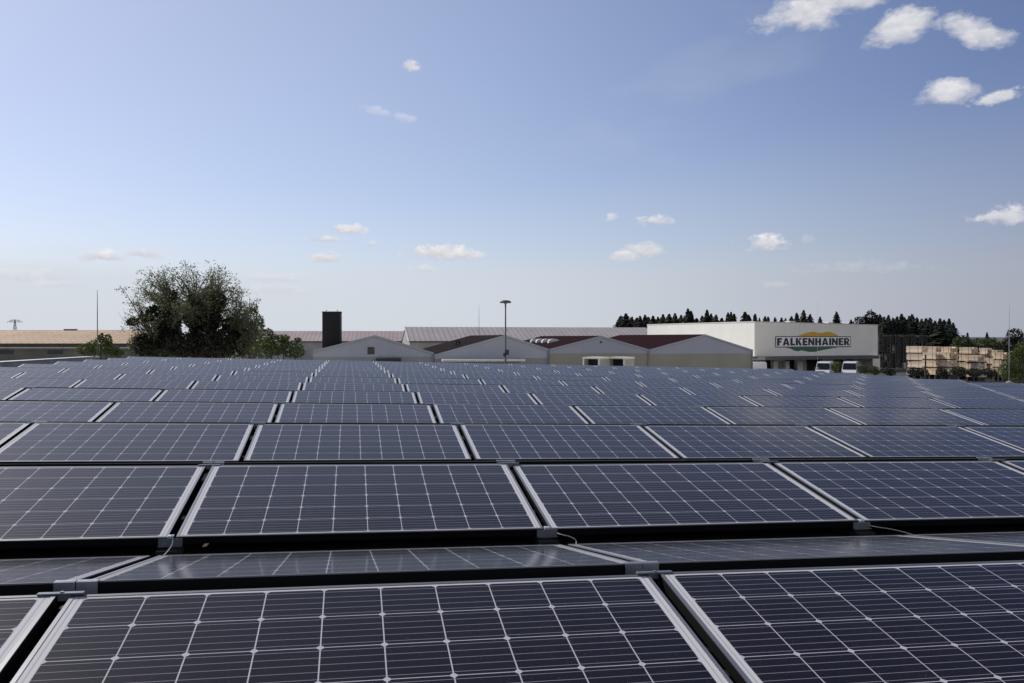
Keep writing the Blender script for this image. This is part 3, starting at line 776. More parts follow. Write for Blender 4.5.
pts = [(797, 336.4), (801, 334.6), (806, 333), (810, 332.2), (814, 331.8), (818, 333.0), (821, 333.2), (826, 332.0), (829, 331.9), (834, 333.6), (839, 336.4)]
b = MB(); b.prism([(sx(p[0]), sz(p[1])+.02) for p in pts][::-1], -.05, -.001, 'y'); b.build('orange_hills', M_so, sg)
pts = [(785.5, 347.2), (790, 348.2), (794, 350.2), (797.5, 351), (801, 350), (804, 350.6), (809, 351.7), (815, 351.6), (822, 350), (830, 348.6), (838.5, 347.2)]
b = MB(); b.prism([(sx(p[0]), sz(p[1])-.02) for p in pts], -.05, -.001, 'y'); b.build('green_field', M_sgr, sg)
T_ = .33
def stroke(p, q, w=T_):
    p, q = Vector(p), Vector(q); d = (q-p).normalized(); n_ = Vector((-d.y, d.x))*w/2
    return [p-n_, q-n_, q+n_, p+n_]
def quad(x0, y0, x1, y1): return [Vector((x0, y0)), Vector((x1, y0)), Vector((x1, y1)), Vector((x0, y1))]
LET = {  # letters on a 1 high grid, width first
 'F': (.70, [quad(0, 0, T_, 1), quad(T_, .76, .70, 1), quad(T_, .40, .62, .62)]),
 'E': (.72, [quad(0, 0, T_, 1), quad(T_, .77, .72, 1), quad(T_, .39, .66, .61), quad(T_, 0, .72, .23)]),
 'L': (.68, [quad(0, 0, T_, 1), quad(T_, 0, .68, .24)]),
 'H': (.90, [quad(0, 0, T_, 1), quad(.90-T_, 0, .90, 1), quad(T_, .38, .90-T_, .62)]),
 'I': (.31, [quad(0, 0, T_, 1)]),
 'N': (.92, [quad(0, 0, .28, 1), quad(.64, 0, .92, 1), [Vector((.28, 1)), Vector((.28, .55)), Vector((.64, 0)), Vector((.64, .45))]]),
 'A': (1.0, [[Vector((0, 0)), Vector((.32, 0)), Vector((.58, 1)), Vector((.34, 1))], [Vector((.68, 0)), Vector((1.0, 0)), Vector((.66, 1)), Vector((.42, 1))], quad(.24, .17, .76, .37)]),
 'K': (.90, [quad(0, 0, T_, 1), [Vector((T_, .42)), Vector((.52, .60)), Vector((.88, 1)), Vector((.54, 1))], [Vector((.30, .58)), Vector((.56, 0)), Vector((.92, 0)), Vector((.54, .64))]]),
 'R': (.86, [quad(0, 0, T_, 1), quad(T_, .79, .66, 1), quad(T_, .36, .66, .57), [Vector((.56, .42)), Vector((.80, .50)), Vector((.80, .88)), Vector((.56, .94))], [Vector((.34, .38)), Vector((.55, 0)), Vector((.90, 0)), Vector((.62, .42))]]),
}
word = 'FALKENHAINER'
tot = sum(LET[c][0] for c in word) + .12*(len(word)-1)
Wt, Ht = 2*hw-.62, 2*hh-.62
kx, x = Wt/tot, 0.0
lt = MB()
for c in word:
    for q_i, q in enumerate(LET[c][1]):
        ar = sum(q[i].x*q[(i+1) % 4].y - q[(i+1) % 4].x*q[i].y for i in range(4))
        pr = [((x+p.x)*kx - Wt/2, p.y*Ht - Ht/2) for p in (q if ar > 0 else q[::-1])]
        lt.prism(pr, -.090 - .002*q_i, -.0745, 'y')
    x += LET[c][0] + .12
lt.build('lettering', M_sk, sg)

# ------------------------------------------------------------------ lamp post, rods
Yl = 60.0
M_steel = mat('grey painted steel', (.07, .073, .08), .6, 0, .1)
t = thing('lamp_post', 'tall thin grey lamp post with a flat round head in the middle', 'lamp post', (gx(505.5, Yl), Yl, 0))
zt_ = gz(302.5, Yl)
b = MB(); b.tube([(0, 0, 0), (0, 0, 3), (0, 0, zt_)], [.085, .07, .055], 10); b.build('mast', M_steel, t, smooth=True)
b = MB(); b.lathe([(.06, -.20), (.10, -.10), (.40, -.08), (.44, -.02), (.38, .06), (.22, .12), (.02, .14)], 20, (0, 0, zt_+.04)); b.build('lamp_head', M_steel, t, smooth=True)
b = MB(); b.box(-.05, -.30, gz(355, Yl), .26, -.10, gz(349.6, Yl)); b.build('switch_box', M_dark, t, bevel=.02)
b = MB(); b.box(-.16, -.22, gz(356.5, Yl), -.06, .1, gz(353, Yl)); b.build('floodlight', M_dark, t)
M_rodp = mat('pale painted rod', (.34, .35, .37), .6)
def rod(px, pyt, pyb, lab, rad=.012, Yfix=None, base=None, m=M_steel):
    if Yfix is None:
        p = ROOF @ on_roof(px, pyb, 0.06)
    else: p = Vector((gx(px, Yfix), Yfix, gz(pyb, Yfix)))
    H = gz(pyt, p.y) - p.z
    t = thing('lightning_rod', lab, 'lightning rod', p, 0, 'lightning rods')
    b = MB(); b.tube([(0, 0, .05), (0, 0, H*.6), (0, 0, H)], [rad, rad*.9, rad*.45], 6); b.build('rod', m, t, smooth=True)
    b = MB(); b.lathe([(.09, -.01), (.09, .03), (.04, .05), (.02, .07)], 12); b.build('foot', M_conc, t)
rod(97.5, 290, 357.2, 'thin tall lightning rod left of the big tree, before the tiled shed', .020)
rod(817.5, 300, 368.5, 'very thin pale lightning rod rising in front of the company sign', .007, m=M_rodp)
rod(1009, 303, 382.6, 'tall pale lightning rod near the right edge, before the green bushes', .012, m=M_rodp)
rod(479, 305, 338, 'faint thin lightning rod on the roof behind the brown hall', .03, 122.0)
p = ROOF @ on_roof(925.5, 378, 0.05)
t = thing('edge_post', 'short dark post at the roof edge in front of the timber stacks', 'post', p)
b = MB(); H = gz(355.5, p.y)-p.z
b.tube([(0, 0, 0), (0, 0, H)], .032, 8); b.build('tube', M_dark, t); b = MB(); b.tube([(0, 0, H), (0, 0, H+.03)], .045, 8); b.build('cap', M_steel, t)

# ------------------------------------------------------------------ vehicles and containers
M_vanw = mat('white vehicle paint', (.72, .73, .74), .25, 0, .02, coat=.6)
M_vglass = mat('vehicle glass', (.012, .014, .016), .06)
M_tyre = mat('tyre rubber', (.015, .015, .015), .85)
M_rim = mat('silver rim', (.45, .45, .46), .35, .8)
M_lampg = mat('headlight glass', (.55, .56, .58), .1)
def vehicle(name, label, cat, loc, rot, van=True, group=None):
    t = thing(name, label, cat, loc, rot, group)
    if van:
        Lg, Wd = 5.4, 1.0
        prof = [(-2.7, .35), (2.55, .35), (2.7, .55), (2.68, .95), (2.45, 1.12), (1.75, 1.32), (1.05, 2.28), (.75, 2.42), (-2.55, 2.44), (-2.7, 2.3)]
    else:
        Lg, Wd = 4.3, .88
        prof = [(-2.1, .3), (2.0, .3), (2.15, .5), (2.1, .72), (1.9, .84), (1.05, .95), (.35, 1.40), (0, 1.46), (-1.2, 1.44), (-1.75, 1.0), (-2.12, .95), (-2.16, .6)]
    b = MB(); b.prism(prof[::-1], -Wd, Wd, 'y')
    zsh = 1.25 if van else .92
    b.v = [(p[0], p[1]*(1-.13*max(0, p[2]-zsh)/(1.2 if van else .55)), p[2]) for p in b.v]
    b.build('body', M_vanw, t, bevel=.06)
    if van:
        b = MB(); b.add([(1.80, -.92, 1.36), (1.80, .92, 1.36), (1.14, .84, 2.22), (1.14, -.84, 2.22), (1.77, -.92, 1.34), (1.77, .92, 1.34), (1.11, .84, 2.20), (1.11, -.84, 2.20)], [(0,1,2,3), (7,6,5,4), (0,4,5,1), (1,5,6,2), (2,6,7,3), (3,7,4,0)])
        b.xf(Matrix.Translation((.03, 0, .015))); b.build('windscreen', M_vglass, t)
        for sy in (-1, 1):
            b = MB(); b.prism([(.30, 1.42), (1.45, 1.42), (.98, 2.12), (.30, 2.12)], sy*1.003, sy*1.012, 'y')
            b.v = [(p[0], p[1]*(1-.13*(p[2]-1.25)/1.2), p[2]) for p in b.v]; b.build('side_window', M_vglass, t)
        wxs, wr, hz_, hx = (1.75, -1.75), .36, .82, 2.66
    else:
        b = MB(); b.add([(1.0, -.72, 1.0), (1.0, .72, 1.0), (.40, .66, 1.385), (.40, -.66, 1.385), (.97, -.72, .98), (.97, .72, .98), (.37, .66, 1.365), (.37, -.66, 1.365)], [(0,1,2,3), (7,6,5,4), (0,4,5,1), (1,5,6,2), (2,6,7,3), (3,7,4,0)])
        b.xf(Matrix.Translation((.02, 0, .02))); b.build('windscreen', M_vglass, t)
        for sy in (-1, 1):
            b = MB(); b.prism([(-1.5, 1.0), (.75, 1.0), (.25, 1.36), (-1.1, 1.36)], sy*(Wd+.003), sy*(Wd+.012), 'y')
            b.v = [(p[0], p[1]*(1-.13*(p[2]-.92)/.55), p[2]) for p in b.v]; b.build('side_window', M_vglass, t)
        wxs, wr, hz_, hx = (1.35, -1.3), .31, .66, 2.08
    b = MB(); b.box(hx-.05, -.55, hz_-.26, hx+.07, .55, hz_-.06); b.build('grille', M_dark, t)
    for sy in (-1, 1):
        b = MB(); b.box(hx-.12, sy*(Wd-.30)-.13, hz_-.08, hx+.05, sy*(Wd-.30)+.13, hz_+.12); b.build('headlight', M_lampg, t, bevel=.03)
        b = MB(); b.box(1.15 if van else .7, sy*(Wd+.14)-.09, 1.32 if van else .98, 1.32 if van else .82, sy*(Wd+.14)+.09, 1.62 if van else 1.12); b.build('mirror', M_dark, t)
        for x in wxs:
            b = MB(); b.tube([(x, sy*(Wd-.20), wr), (x, sy*(Wd+.015), wr)], wr, 18); wo_ = b.build('wheel', M_tyre, t)
            b = MB(); b.tube([(x, sy*(Wd+.016), wr), (x, sy*(Wd+.03), wr)], wr*.62, 14); b.build('rim', M_rim, wo_)
    return t
Yv = 116.0
vehicle('parked_van', 'white van parked at the docks under the right end of the sign', 'van', (gx(824.5, Yv), Yv, .0), R(-118), True, 'vans parked at the loading docks')
vehicle('parked_van', 'white van parked at the docks nearest the right corner of the warehouse', 'van', (gx(850.5, Yv), Yv, .0), R(-118), True, 'vans parked at the loading docks')
vehicle('parked_van', 'white van by the left corner of the warehouse, partly hidden by the panels', 'van', (gx(748.5, 113), 113, 0), R(-150), True, 'vans parked at the loading docks')
M_box = mat('pale container paint', (.72, .71, .66), .55, 0, .1, 1.5)
M_boxs = seam_mat('beige container side', (.55, .53, .45), .5, 0, .6, .15, .6, .75, .4)
def container(px, Y, lab):
    t = thing('open_container', lab, 'container', (gx(px, Y), Y, 0), R(-36), 'open containers before the halls')
    zt2 = gz(357.6, Y); z0 = zt2-2.5; w, l = 2.0, 2.1
    b = MB(); b.box(0, 0, z0, .14, l, zt2-.12); b.box(w-.14, 0, z0, w, l, zt2-.12); b.box(.14, l-.1, z0, w-.14, l, zt2-.12); b.build('wall', M_boxs, t)
    b = MB(); b.box(-.06, -.05, zt2-.118, w+.06, l+.05, zt2+.06); b.build('roof', M_box, t)
    for xx in (0, w-.16):
        b = MB(); b.box(xx, -.06, z0, xx+.16, -.002, zt2-.12); b.build('door_post', M_box, t)
    b = MB(); b.box(.14, .05, z0-.02, w-.14, l-.12, z0+.08); b.build('floor', M_dark, t)
    b = MB(); b.box(.2, .2, z0-.28, .4, l-.2, z0-.022); b.box(w-.4, .2, z0-.28, w-.2, l-.2, z0-.022); b.build('chassis', M_dark, t)
    for x in (.1, w-.42):
        for y in (.6, 1.5):
            b = MB(); b.tube([(x, y, .5), (x+.32, y, .5)], .5, 16); b.build('wheel', M_tyre, t)
    b = MB(); b.box(.3, .9, .45, w-.3, 1.2, z0-.29); b.box(w/2-.1, .3, .45, w/2+.1, 1.9, z0-.29); b.build('axle', M_dark, t)
    b = MB(); b.box(.14, .9, z0+.081, w-.14, .95, zt2-.125); b.build('interior_shade', M_dock, t)  # black sheet standing in for the dark interior of the container
container(583, 84, 'pale open-fronted container on wheels, left one of the two before the gables')
container(608, 85, 'pale open-fronted container on wheels, right one of the two before the gables')

# ------------------------------------------------------------------ timber yard
M_wood = [leafmat('sawn timber fresh', (.60, .51, .34), .30, 0), leafmat('sawn timber pinkish', (.55, .485, .36), .32, 0), leafmat('sawn timber pale', (.58, .52, .40), .32, 0)]
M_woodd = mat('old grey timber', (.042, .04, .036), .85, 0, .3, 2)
def pack_mesh(Lx, W_, H_, mi, name='timber_pack', rows=5, colsn=6):
    t = bpy.data.objects.new(name, None); COL.objects.link(t); t.empty_display_size = .3
    b = MB(); bh = (H_-.14)/rows; bw = W_/colsn
    for i in range(rows):
        for k in range(colsn):
            e0, e1 = random.uniform(0, .16), random.uniform(0, .16)
            if i == rows-1 and random.random() < .22: continue
            b.box(-Lx/2+e0, k*bw+.008, .14+i*bh+.007, Lx/2-e1, (k+1)*bw-.008, .14+(i+1)*bh-.007)
    b.build('boards', mi, t)
    for x in (-Lx*.38, 0, Lx*.38):
        b = MB(); b.box(x-.06, .02, 0, x+.06, W_-.02, .137); b.build('bearer', M_woodd, t)
    for x in (-Lx*.25, Lx*.25):
        b = MB(); b.box(x-.015, -.006, .13, x+.015, -.001, H_+.002); b.box(x-.015, -.006, H_+.002, x+.015, W_+.006, H_+.006); b.build('strap', M_dark, t)
    return t
# wide faces look to the lower left (towards the sun), ends to the right
AT = R(-63)
Yk = 106.0
def stack(px0, Y, Lx, W_, layers, proto_i, where, rot=AT, z0=0.02):
    for j, (Hh, dx, mi) in enumerate(layers):
        pass
packs = {}
PACKH = 1.04
def pack(Lx, mi, loc, rot, lab):
    key = (round(Lx, 1), mi)
    if key not in packs:
        packs[key] = pack_mesh(Lx, 1.5, PACKH, M_wood[mi] if mi < 3 else M_woodd); o = packs[key]
        o.location = loc; o.rotation_euler = (0, 0, rot)
    else: o = copy_tree(packs[key], loc, rot)
    tag(o, lab, 'timber pack', 'packs of sawn timber stacked in the yard')
LV = ['lowest', 'second lowest', 'third from the ground', 'fourth from the ground', 'topmost']
def column(px_mid, Y, Lx, mi, topy, what, maxn=4, rot=AT, botn=0):
    ztop = gz(topy, Y)
    n_ = max(1, int(math.floor(ztop/PACKH)))
    z = ztop - n_*PACKH
    for j in range(n_):
        lv = 'topmost' if j == n_-1 else LV[j]
        pack(Lx, mi[j % len(mi)], (gx(px_mid, Y)+random.uniform(-.09, .09), Y+random.uniform(-.12, .12), z + j*PACKH), rot + random.uniform(-.05, .05), '%s timber pack, %s' % (what, lv))
        # the bottom of each column rests on levelled bearers
    if z > .02:
        b = MB()
        for x in (-Lx*.38, 0, Lx*.38): b.box(x-.1, .05, 0, x+.1, 1.45, z-.002)
        o = b.build('bearer_blocks', M_woodd); o.location = (gx(px_mid, Y), Y, 0); o.rotation_euler = (0, 0, rot)
        tag(o, 'dark bearers under the timber: %s' % what, 'bearers', 'bearers under the timber stacks')
column(914.5, 112, 2.5, [1, 2], 346.2, 'pinkish, in the far left column of the yard')
column(928, 114.5, 2.6, [1, 1, 2], 346.4, 'pinkish, in the second column of the back stack')
column(929.0, 108, 2.2, [0, 0, 2], 352.4, 'bright yellow, front stack, left column')
column(942.5, 107, 2.2, [0], 352.0, 'bright yellow, front stack, right column')
column(946.5, 109.5, 1.5, [0], 346.8, 'narrow yellow, behind the front stack')
column(965, 113, 2.0, [1], 347.2, 'reddish, in the stack right of the yellow ones')
column(972, 109, 1.9, [1, 2], 355.2, 'pale pink, low stack half in shadow')
column(983, 114, 1.3, [2], 348.0, 'pale cream, small stack between the shadows')
column(992.5, 113, 1.6, [2, 1], 350.2, 'pale, in the stack at the right end, rear column')
column(998.0, 109, 1.5, [0, 1], 352.6, 'yellow, in the stack at the right end, front column')
# small pallet stack in front
t0 = None
for j in range(6):
    if t0 is None:
        t0 = thing('pallet', '', 'pallet', (gx(900.5, 84), 84, 0), R(-12), 'pallets in the small pile by the warehouse corner')
        for k in range(5):
            b = MB(); b.box(-.45, .0+k*.17, .11, .45, .12+k*.17, .132); b.build('board', M_wood[0], t0)
        for k in range(3):
            b = MB(); b.box(-.45+k*.40, 0, 0, -.35+k*.40, .80, .108); b.build('block', M_wood[2], t0)
        p0 = t0
    else: p0 = copy_tree(t0, (gx(900.5, 84)+random.uniform(-.03, .03), 84+random.uniform(-.03, .03), j*.145 + 1.4 - 1.4), R(-12)+random.uniform(-.05, .05))
    p0['label'] = 'wooden pallet in the small pile left of the timber stacks, %s' % ('topmost' if j == 5 else ['lowest', 'second lowest', 'third from the ground', 'fourth from the ground', 'just under the topmost'][j])
# dark storage rack with crates in the shade of the warehouse
Yr = 150.0
t = thing('storage_rack', 'tall dark steel storage rack in the shade right of the white warehouse', 'rack', (gx(879, Yr), Yr, 0), R(12))
Lr = gx(934, Yr)-gx(879, Yr); zr_ = gz(334.2, Yr)
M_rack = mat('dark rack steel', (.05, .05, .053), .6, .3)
for k in range(7):
    for y in (0, 1.2):
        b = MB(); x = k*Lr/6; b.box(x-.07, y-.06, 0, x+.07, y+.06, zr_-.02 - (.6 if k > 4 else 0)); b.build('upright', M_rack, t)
LEVS = (0.12, 1.75, 3.35, 4.95)
for zz in LEVS[1:] + (zr_-.15,):
    b = MB(); b.box(-.1, -.02, zz-.12, Lr+.1, .06, zz-.002); b.box(-.1, 1.14, zz-.12, Lr+.1, 1.22, zz-.002); b.build('beam', M_rack if zz < 6 else M_steel, t)
crate0 = None
COLN = ['first', 'second', 'third', 'fourth', 'fifth', 'sixth']
for k in range(6):
    for j, zz in enumerate(LEVS):
        loc = Matrix.Rotation(R(12), 3, 'Z') @ Vector((k*Lr/6 + Lr/12, .1, 0)) + Vector((gx(879, Yr), Yr, zz+.002))
        lab = 'dark crate on the storage rack, %s bay from the warehouse, %s' % (COLN[k], ['bottom shelf', 'second shelf', 'third shelf', 'top shelf'][j])
        if crate0 is None:
            crate0 = thing('crate', lab, 'crate', loc, R(12), 'dark crates on the storage rack')
            for q in range(4):
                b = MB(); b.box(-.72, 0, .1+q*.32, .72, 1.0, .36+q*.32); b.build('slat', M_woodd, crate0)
            for x in (-.76, .72):
                b = MB(); b.box(x, -.02, 0, x+.04, 1.02, 1.4); b.build('side_post', M_woodd, crate0)
        elif (k*7+j*5) % 4 == 1 and j < 3: continue
        else: copy_tree(crate0, loc, R(12)+random.uniform(-.05, .05), (1, 1, random.uniform(.85, 1.0)), lab)

# ------------------------------------------------------------------ trees and shrubs
M_bark = mat('grey brown bark', (.075, .062, .05), .9, 0, .3, 4)
M_leaf_ash = leafmat('small olive leaves', (.125, .155, .08), .4, .42)
M_leaf_ivy = leafmat('dark ivy leaves', (.020, .026, .014), .4, .08)
M_leaf_mid = leafmat('mid green leaves', (.050, .072, .024), .4, .25)
M_leaf_bush = leafmat('olive bush leaves', (.065, .10, .026), .4, .25)
M_fir = leafmat('dark fir needles', (.022, .032, .018), .35, .05)
M_fir2 = leafmat('blue green fir needles', (.032, .044, .030), .35, .05)
def leaf(b, p, s, rng):
    n = Vector((rng.gauss(0, 1), rng.gauss(0, 1), rng.gauss(0, 1)+.4)).normalized()
    a = n.orthogonal().normalized(); c = n.cross(a); th = rng.uniform(0, 6.28)
    u = a*math.cos(th)+c*math.sin(th); v = n.cross(u)
    b.add([p-u*s, p-v*s*.45+n*s*.08, p+u*s, p+v*s*.45+n*s*.08], [(0,1,2,3)])
def bez(p0, p1, p2, n=8):
    return [p0*(1-t)**2 + p1*2*t*(1-t) + p2*t*t for t in [i/n for i in range(n+1)]]
def blob_pts(c, rx, ry, rz, n, rng, shell=.5):
    out = []
    for _ in range(n):
        d = Vector((rng.gauss(0,1), rng.gauss(0,1), rng.gauss(0,1))).normalized()
        r = (rng.random()**.4)*(1-shell) + shell*rng.uniform(.75, 1.12)
        out.append(Vector((c[0]+d.x*rx*r, c[1]+d.y*ry*r, c[2]+d.z*rz*r)))
    return out

def big_tree():
    rng = random.Random(11)
    Y = 62.0
    bx = gx(192, Y)
    t = thing('big_tree', 'large spreading tree with sparse crown and dense dark ivy, left of centre', 'tree', (bx, Y, 0))
    def P(px, py, dy=0): return Vector((gx(px, Y)-bx, dy, gz(py, Y)))
    trunk = MB(); limbs = MB(); lv = MB(); ivy = MB()
    stems = [(-.5, 0, (150, 330)), (-.2, .3, (172, 300)), (0, -.2, (195, 300)), (.3, .1, (215, 305)), (.6, -.1, (240, 325))]
    for k in range(5):
        x, y, top = stems[k]
        p2 = P(*top, dy=rng.uniform(-1.2, 1.2)); trunk.tube(bez(Vector((x, y, 0)), Vector((x*1.6, y, 3.2)), p2, 8), [.34-.028*i for i in range(9)], 8)
    trunk.build('trunk', M_bark, t, smooth=True)
    # crown outline of the photo, as tips of a fan of limbs
    outline = [(126, 300), (128, 288), (134, 281), (141, 275), (148, 272), (157, 269), (166, 266), (173, 265), (180, 268), (187, 265), (195, 263.5), (203, 263.5), (211, 265), (219, 267.5), (226, 271), (233, 277), (239, 283), (244, 291), (247, 300), (252, 305), (257, 304), (260, 315), (262, 325), (263, 335), (130, 312)]
    outline = [(194+(q[0]-194)*.95, 332+(q[1]-332)*.965) for q in outline]
    tips = []
    for o in outline:
        tips.append(P(o[0], o[1], rng.uniform(-2.0, 2.0)))
    while len(tips) < 170:
        px, py = rng.uniform(126, 262), rng.uniform(265, 330)
        u, v = (px-194)/66, (py-331)/65
        if u*u+v*v < .97 and v < 0:
            dy = rng.uniform(-1, 1)*4.6*math.sqrt(max(.05, 1-u*u-v*v)); tips.append(P(px, py, dy))
    for q in tips:
        k = min(range(5), key=lambda i: (P(*stems[i][2])-q).length + rng.uniform(0, 1.2))
        s0 = P(*stems[k][2])*rng.uniform(.78, 1.0); s0.y = q.y*.2
        mid = (s0+q)/2 + Vector((rng.uniform(-.4, .4), rng.uniform(-.4, .4), rng.uniform(0, .7)))
        pts = bez(s0, mid, q, 7)
        limbs.tube(pts, [.055*(1-i/8)+.006 for i in range(8)], 5, caps=False)
        for _ in range(15):
            i = rng.randrange(2, 8); a = pts[i]
            e = a + Vector((rng.gauss(0, .36), rng.gauss(0, .36), rng.gauss(.04, .28)))
            limbs.tube([a, (a+e)/2+Vector((0, 0, .05)), e], [.007, .005, .003], 3, caps=False)
            for _ in range(rng.randrange(6, 12)):
                f_ = rng.uniform(.35, 1.1); leaf(lv, a+(e-a)*f_ + Vector((rng.gauss(0, .13), rng.gauss(0, .13), rng.gauss(0, .13))), rng.uniform(.055, .105), rng)
    # bare twigs at the left
    for q in ((118, 312), (121, 318), (123, 307)):
        limbs.tube(bez(P(140, 325), P(126, 326), P(*q), 6), [.03, .025, .02, .016, .012, .009, .006], 4)
    lo_ = limbs.build('limbs', M_bark, t)
    lv.build('foliage', M_leaf_ash, t)
    # ivy: dense clumps wrapped round the stems, plus the dark undergrowth at the foot
    clumps = [(172, 297, 4.5, 7), (171, 308, 7, 9), (155, 312, 8, 7), (146, 318, 8, 5), (135, 322, 6, 4), (160, 322, 12, 9), (168, 335, 13, 11), (178, 322, 7, 9), (197, 318, 11, 11), (205, 312, 9, 8), (212, 318, 13, 11), (218, 306, 7, 7), (222, 299, 5, 6), (197, 300, 4, 7), (205, 335, 18, 14), (190, 345, 22, 12), (228, 325, 9, 9), (236, 330, 9, 8), (240, 324, 5, 5), (225, 342, 20, 13), (160, 348, 22, 10), (245, 342, 12, 13), (210, 350, 24, 10), (148, 345, 9, 12)]
    for (px, py, rx, ry) in clumps:
        c = P(px, py, rng.uniform(-1.2, .6)); sx_, sz_ = rx/FPX*Y, ry/FPX*Y
        for q in blob_pts(c, sx_, max(.7, sx_*.8), sz_, int(80+rx*ry*7), rng, .25): leaf(ivy, q, rng.uniform(.09, .18), rng)
    ivy.build('ivy', M_leaf_ivy, t)
    b2 = MB()
    for (px, py, rx, ry) in ((136, 345, 11, 13), (252, 340, 10, 14), (256, 325, 6, 12), (232, 350, 16, 10), (246, 352, 14, 8), (172, 352, 30, 8)):
        c = P(px, py, rng.uniform(.2, 1.0)); sx_, sz_ = rx/FPX*Y, ry/FPX*Y
        for q in blob_pts(c, sx_, sx_, sz_, int(rx*ry*4), rng, .4): leaf(b2, q, rng.uniform(.07, .13), rng)
    b2.build('undergrowth', M_leaf_mid, t)
big_tree()
def shrub(name, label, px, Y, clumps, m, dens=4.0, ls=.11, seed=1, cat='bush', group=None, stems=True):
    """clumps in (px, py, half width px, half height px) at distance Y"""
    rng = random.Random(seed)
    bx = gx(px, Y)
    t = thing(name, label, cat, (bx, Y, 0), 0, group)
    st = MB(); lv = MB()
    for (cx, cy, rx, ry) in clumps:
        c = Vector((gx(cx, Y)-bx, rng.uniform(-.5, .5), gz(cy, Y))); sx_, sz_ = rx/FPX*Y, ry/FPX*Y
        st.tube(bez(Vector((c.x*.2, c.y*.3, 0)), Vector((c.x*.5, c.y, c.z*.6)), c, 6), [.10, .09, .08, .065, .05, .035, .02], 6)
        for _ in range(5):
            e = c + Vector((rng.gauss(0, sx_*.5), rng.gauss(0, sx_*.5), rng.gauss(0, sz_*.5)))
            st.tube([c - Vector((0, 0, sz_*.4)), (c+e)/2, e], [.03, .02, .008], 4)
        for q in blob_pts(c, sx_, sx_*.9, sz_, int(40+rx*ry*dens), rng, .45): leaf(lv, q, ls*rng.uniform(.7, 1.35), rng)
    st.build('stems', M_bark, t)
    lv.build('foliage', m, t)
    return t
shrub('green_bush', 'small green bush in front of the tiled shed beside the thin rod', 99, 58, [(99, 347, 13, 9), (106, 341, 4.5, 7), (88, 350, 9, 7), (113, 351, 9, 6), (98, 338, 3, 5), (120, 353, 6, 4)], M_leaf_bush, 5, .10, 5)
shrub('green_bush', 'low green bush right of the big tree, nearest the black tower', 285, 56, [(275, 345, 14, 11), (290, 349, 13, 9), (298, 352, 9, 6), (265, 340, 9, 13), (282, 338, 7, 4), (266, 350, 15, 9), (299, 340, 4, 2.5)], M_leaf_bush, 4.5, .095, 6)
shrub('leafy_tree', 'loose pale-leaved young tree leaning against the right of the big tree', 252, 60, [(252, 318, 9, 12), (247, 330, 10, 12), (257, 328, 7, 9), (256, 309, 4, 6), (246, 345, 12, 10)], M_leaf_ash, 2.6, .10, 8, 'tree')
# conifers
def conifer_proto(seed, slim, m, h=13.0):
    rng = random.Random(seed)
    t = bpy.data.objects.new('conifer', None); COL.objects.link(t); t.empty_display_size = 1
    b = MB(); b.tube([(0, 0, 0), (0, 0, h*.5), (0, 0, h*.98)], [.20, .13, .02], 7); b.build('trunk', M_bark, t)
    b = MB()
    z = h*.06
    while z < h*.985:
        k = 1 - z/h
        rad = slim*(k**.95)*h*.5*rng.uniform(.62, 1.15)+.05
        nb = max(5, int(7+13*k))
        a0 = rng.uniform(0, 6.28)
        for i in range(nb):
            a = a0 + 6.28*i/nb + rng.uniform(-.25, .25)
            r = rad*rng.uniform(.65, 1.15)
            d = Vector((math.cos(a), math.sin(a), 0)); s = Vector((-d.y, d.x, 0))
            root = Vector((0, 0, z)); tip = root + d*r + Vector((0, 0, -r*.28+rng.uniform(-.1, .25)))
            wd = r*.30+.06
            midp = root + (tip-root)*.55
            b.add([root+Vector((0, 0, .12)), midp+s*wd+Vector((0, 0, -.08)), tip, midp-s*wd+Vector((0, 0, -.08))], [(0,1,2,3)])
            for q in range(3):
                f_ = rng.uniform(.3, .95); c = root+(tip-root)*f_
                e = c + s*rng.uniform(-1, 1)*wd*1.5 + Vector((0, 0, -rng.uniform(.1, .45))) + d*.12
                b.add([c+Vector((0, 0, .14)), c+d*.16, e, c-d*.12], [(0,1,2,3)])
        z += h*.019*(.7+.9*k)
    b.build('crown', m, t)
    return t
protos = [conifer_proto(1, 1.0, M_fir), conifer_proto(2, 1.15, M_fir2), conifer_proto(3, .78, M_fir), conifer_proto(4, 1.35, M_fir)]
used = [False]*4
def conifer(px, topy, Y, k, lab, grp, wid=1.0):
    h = gz(topy, Y)
    s = h/13.0
    loc = (gx(px, Y), Y, 0); rz = random.uniform(0, 6.28)
    if not used[k]: o = protos[k]; used[k] = True; o.location = loc; o.rotation_euler = (0, 0, rz); o.scale = (s*wid, s*wid, s)
    else: o = copy_tree(protos[k], loc, rz, (s*wid, s*wid, s))
    tag(o, lab, 'conifer', grp)
random.seed(21)
G1 = 'conifers behind the gabled halls'
dense = [(617, 321, 3, .9), (621, 315, 3, 1.1), (626, 312.5, 3, 1.2), (632, 316, 1, 1), (636, 318, 1, 1), (640, 315, 2, 1.2), (645, 314, 1, 1), (649, 317, 1, 1), (653, 315, 3, 1), (658, 316, 3, 1), (663, 313.5, 3, 1), (669, 313, 3, 1.1), (675, 312.5, 3, 1), (681, 314, 3, .9), (688, 307.5, 3, .85), (691, 310, 0, 1), (696, 318, 1, 1), (702, 315, 1, 1), (707, 309, 3, .85), (711, 313, 0, 1.1), (716, 314, 1, 1), (722, 317, 0, 1), (728, 311.5, 2, 1), (731, 311, 2, 1), (734, 313, 2, 1.1)]
for i, (px, ty, k, w_) in enumerate(dense):
    conifer(px, ty, 225+random.uniform(-12, 12), k, 'dark conifer in the tight clump over the white side wall, %s' % (('%s from the left' % ORD[i+1]) if i < 13 else ('%s from the right' % ORD[len(dense)-i])), G1, w_)
fill = [(px + random.uniform(-1, 1), 317.2 + random.uniform(-1.3, 1.3)) for px in range(619, 736, 6)]
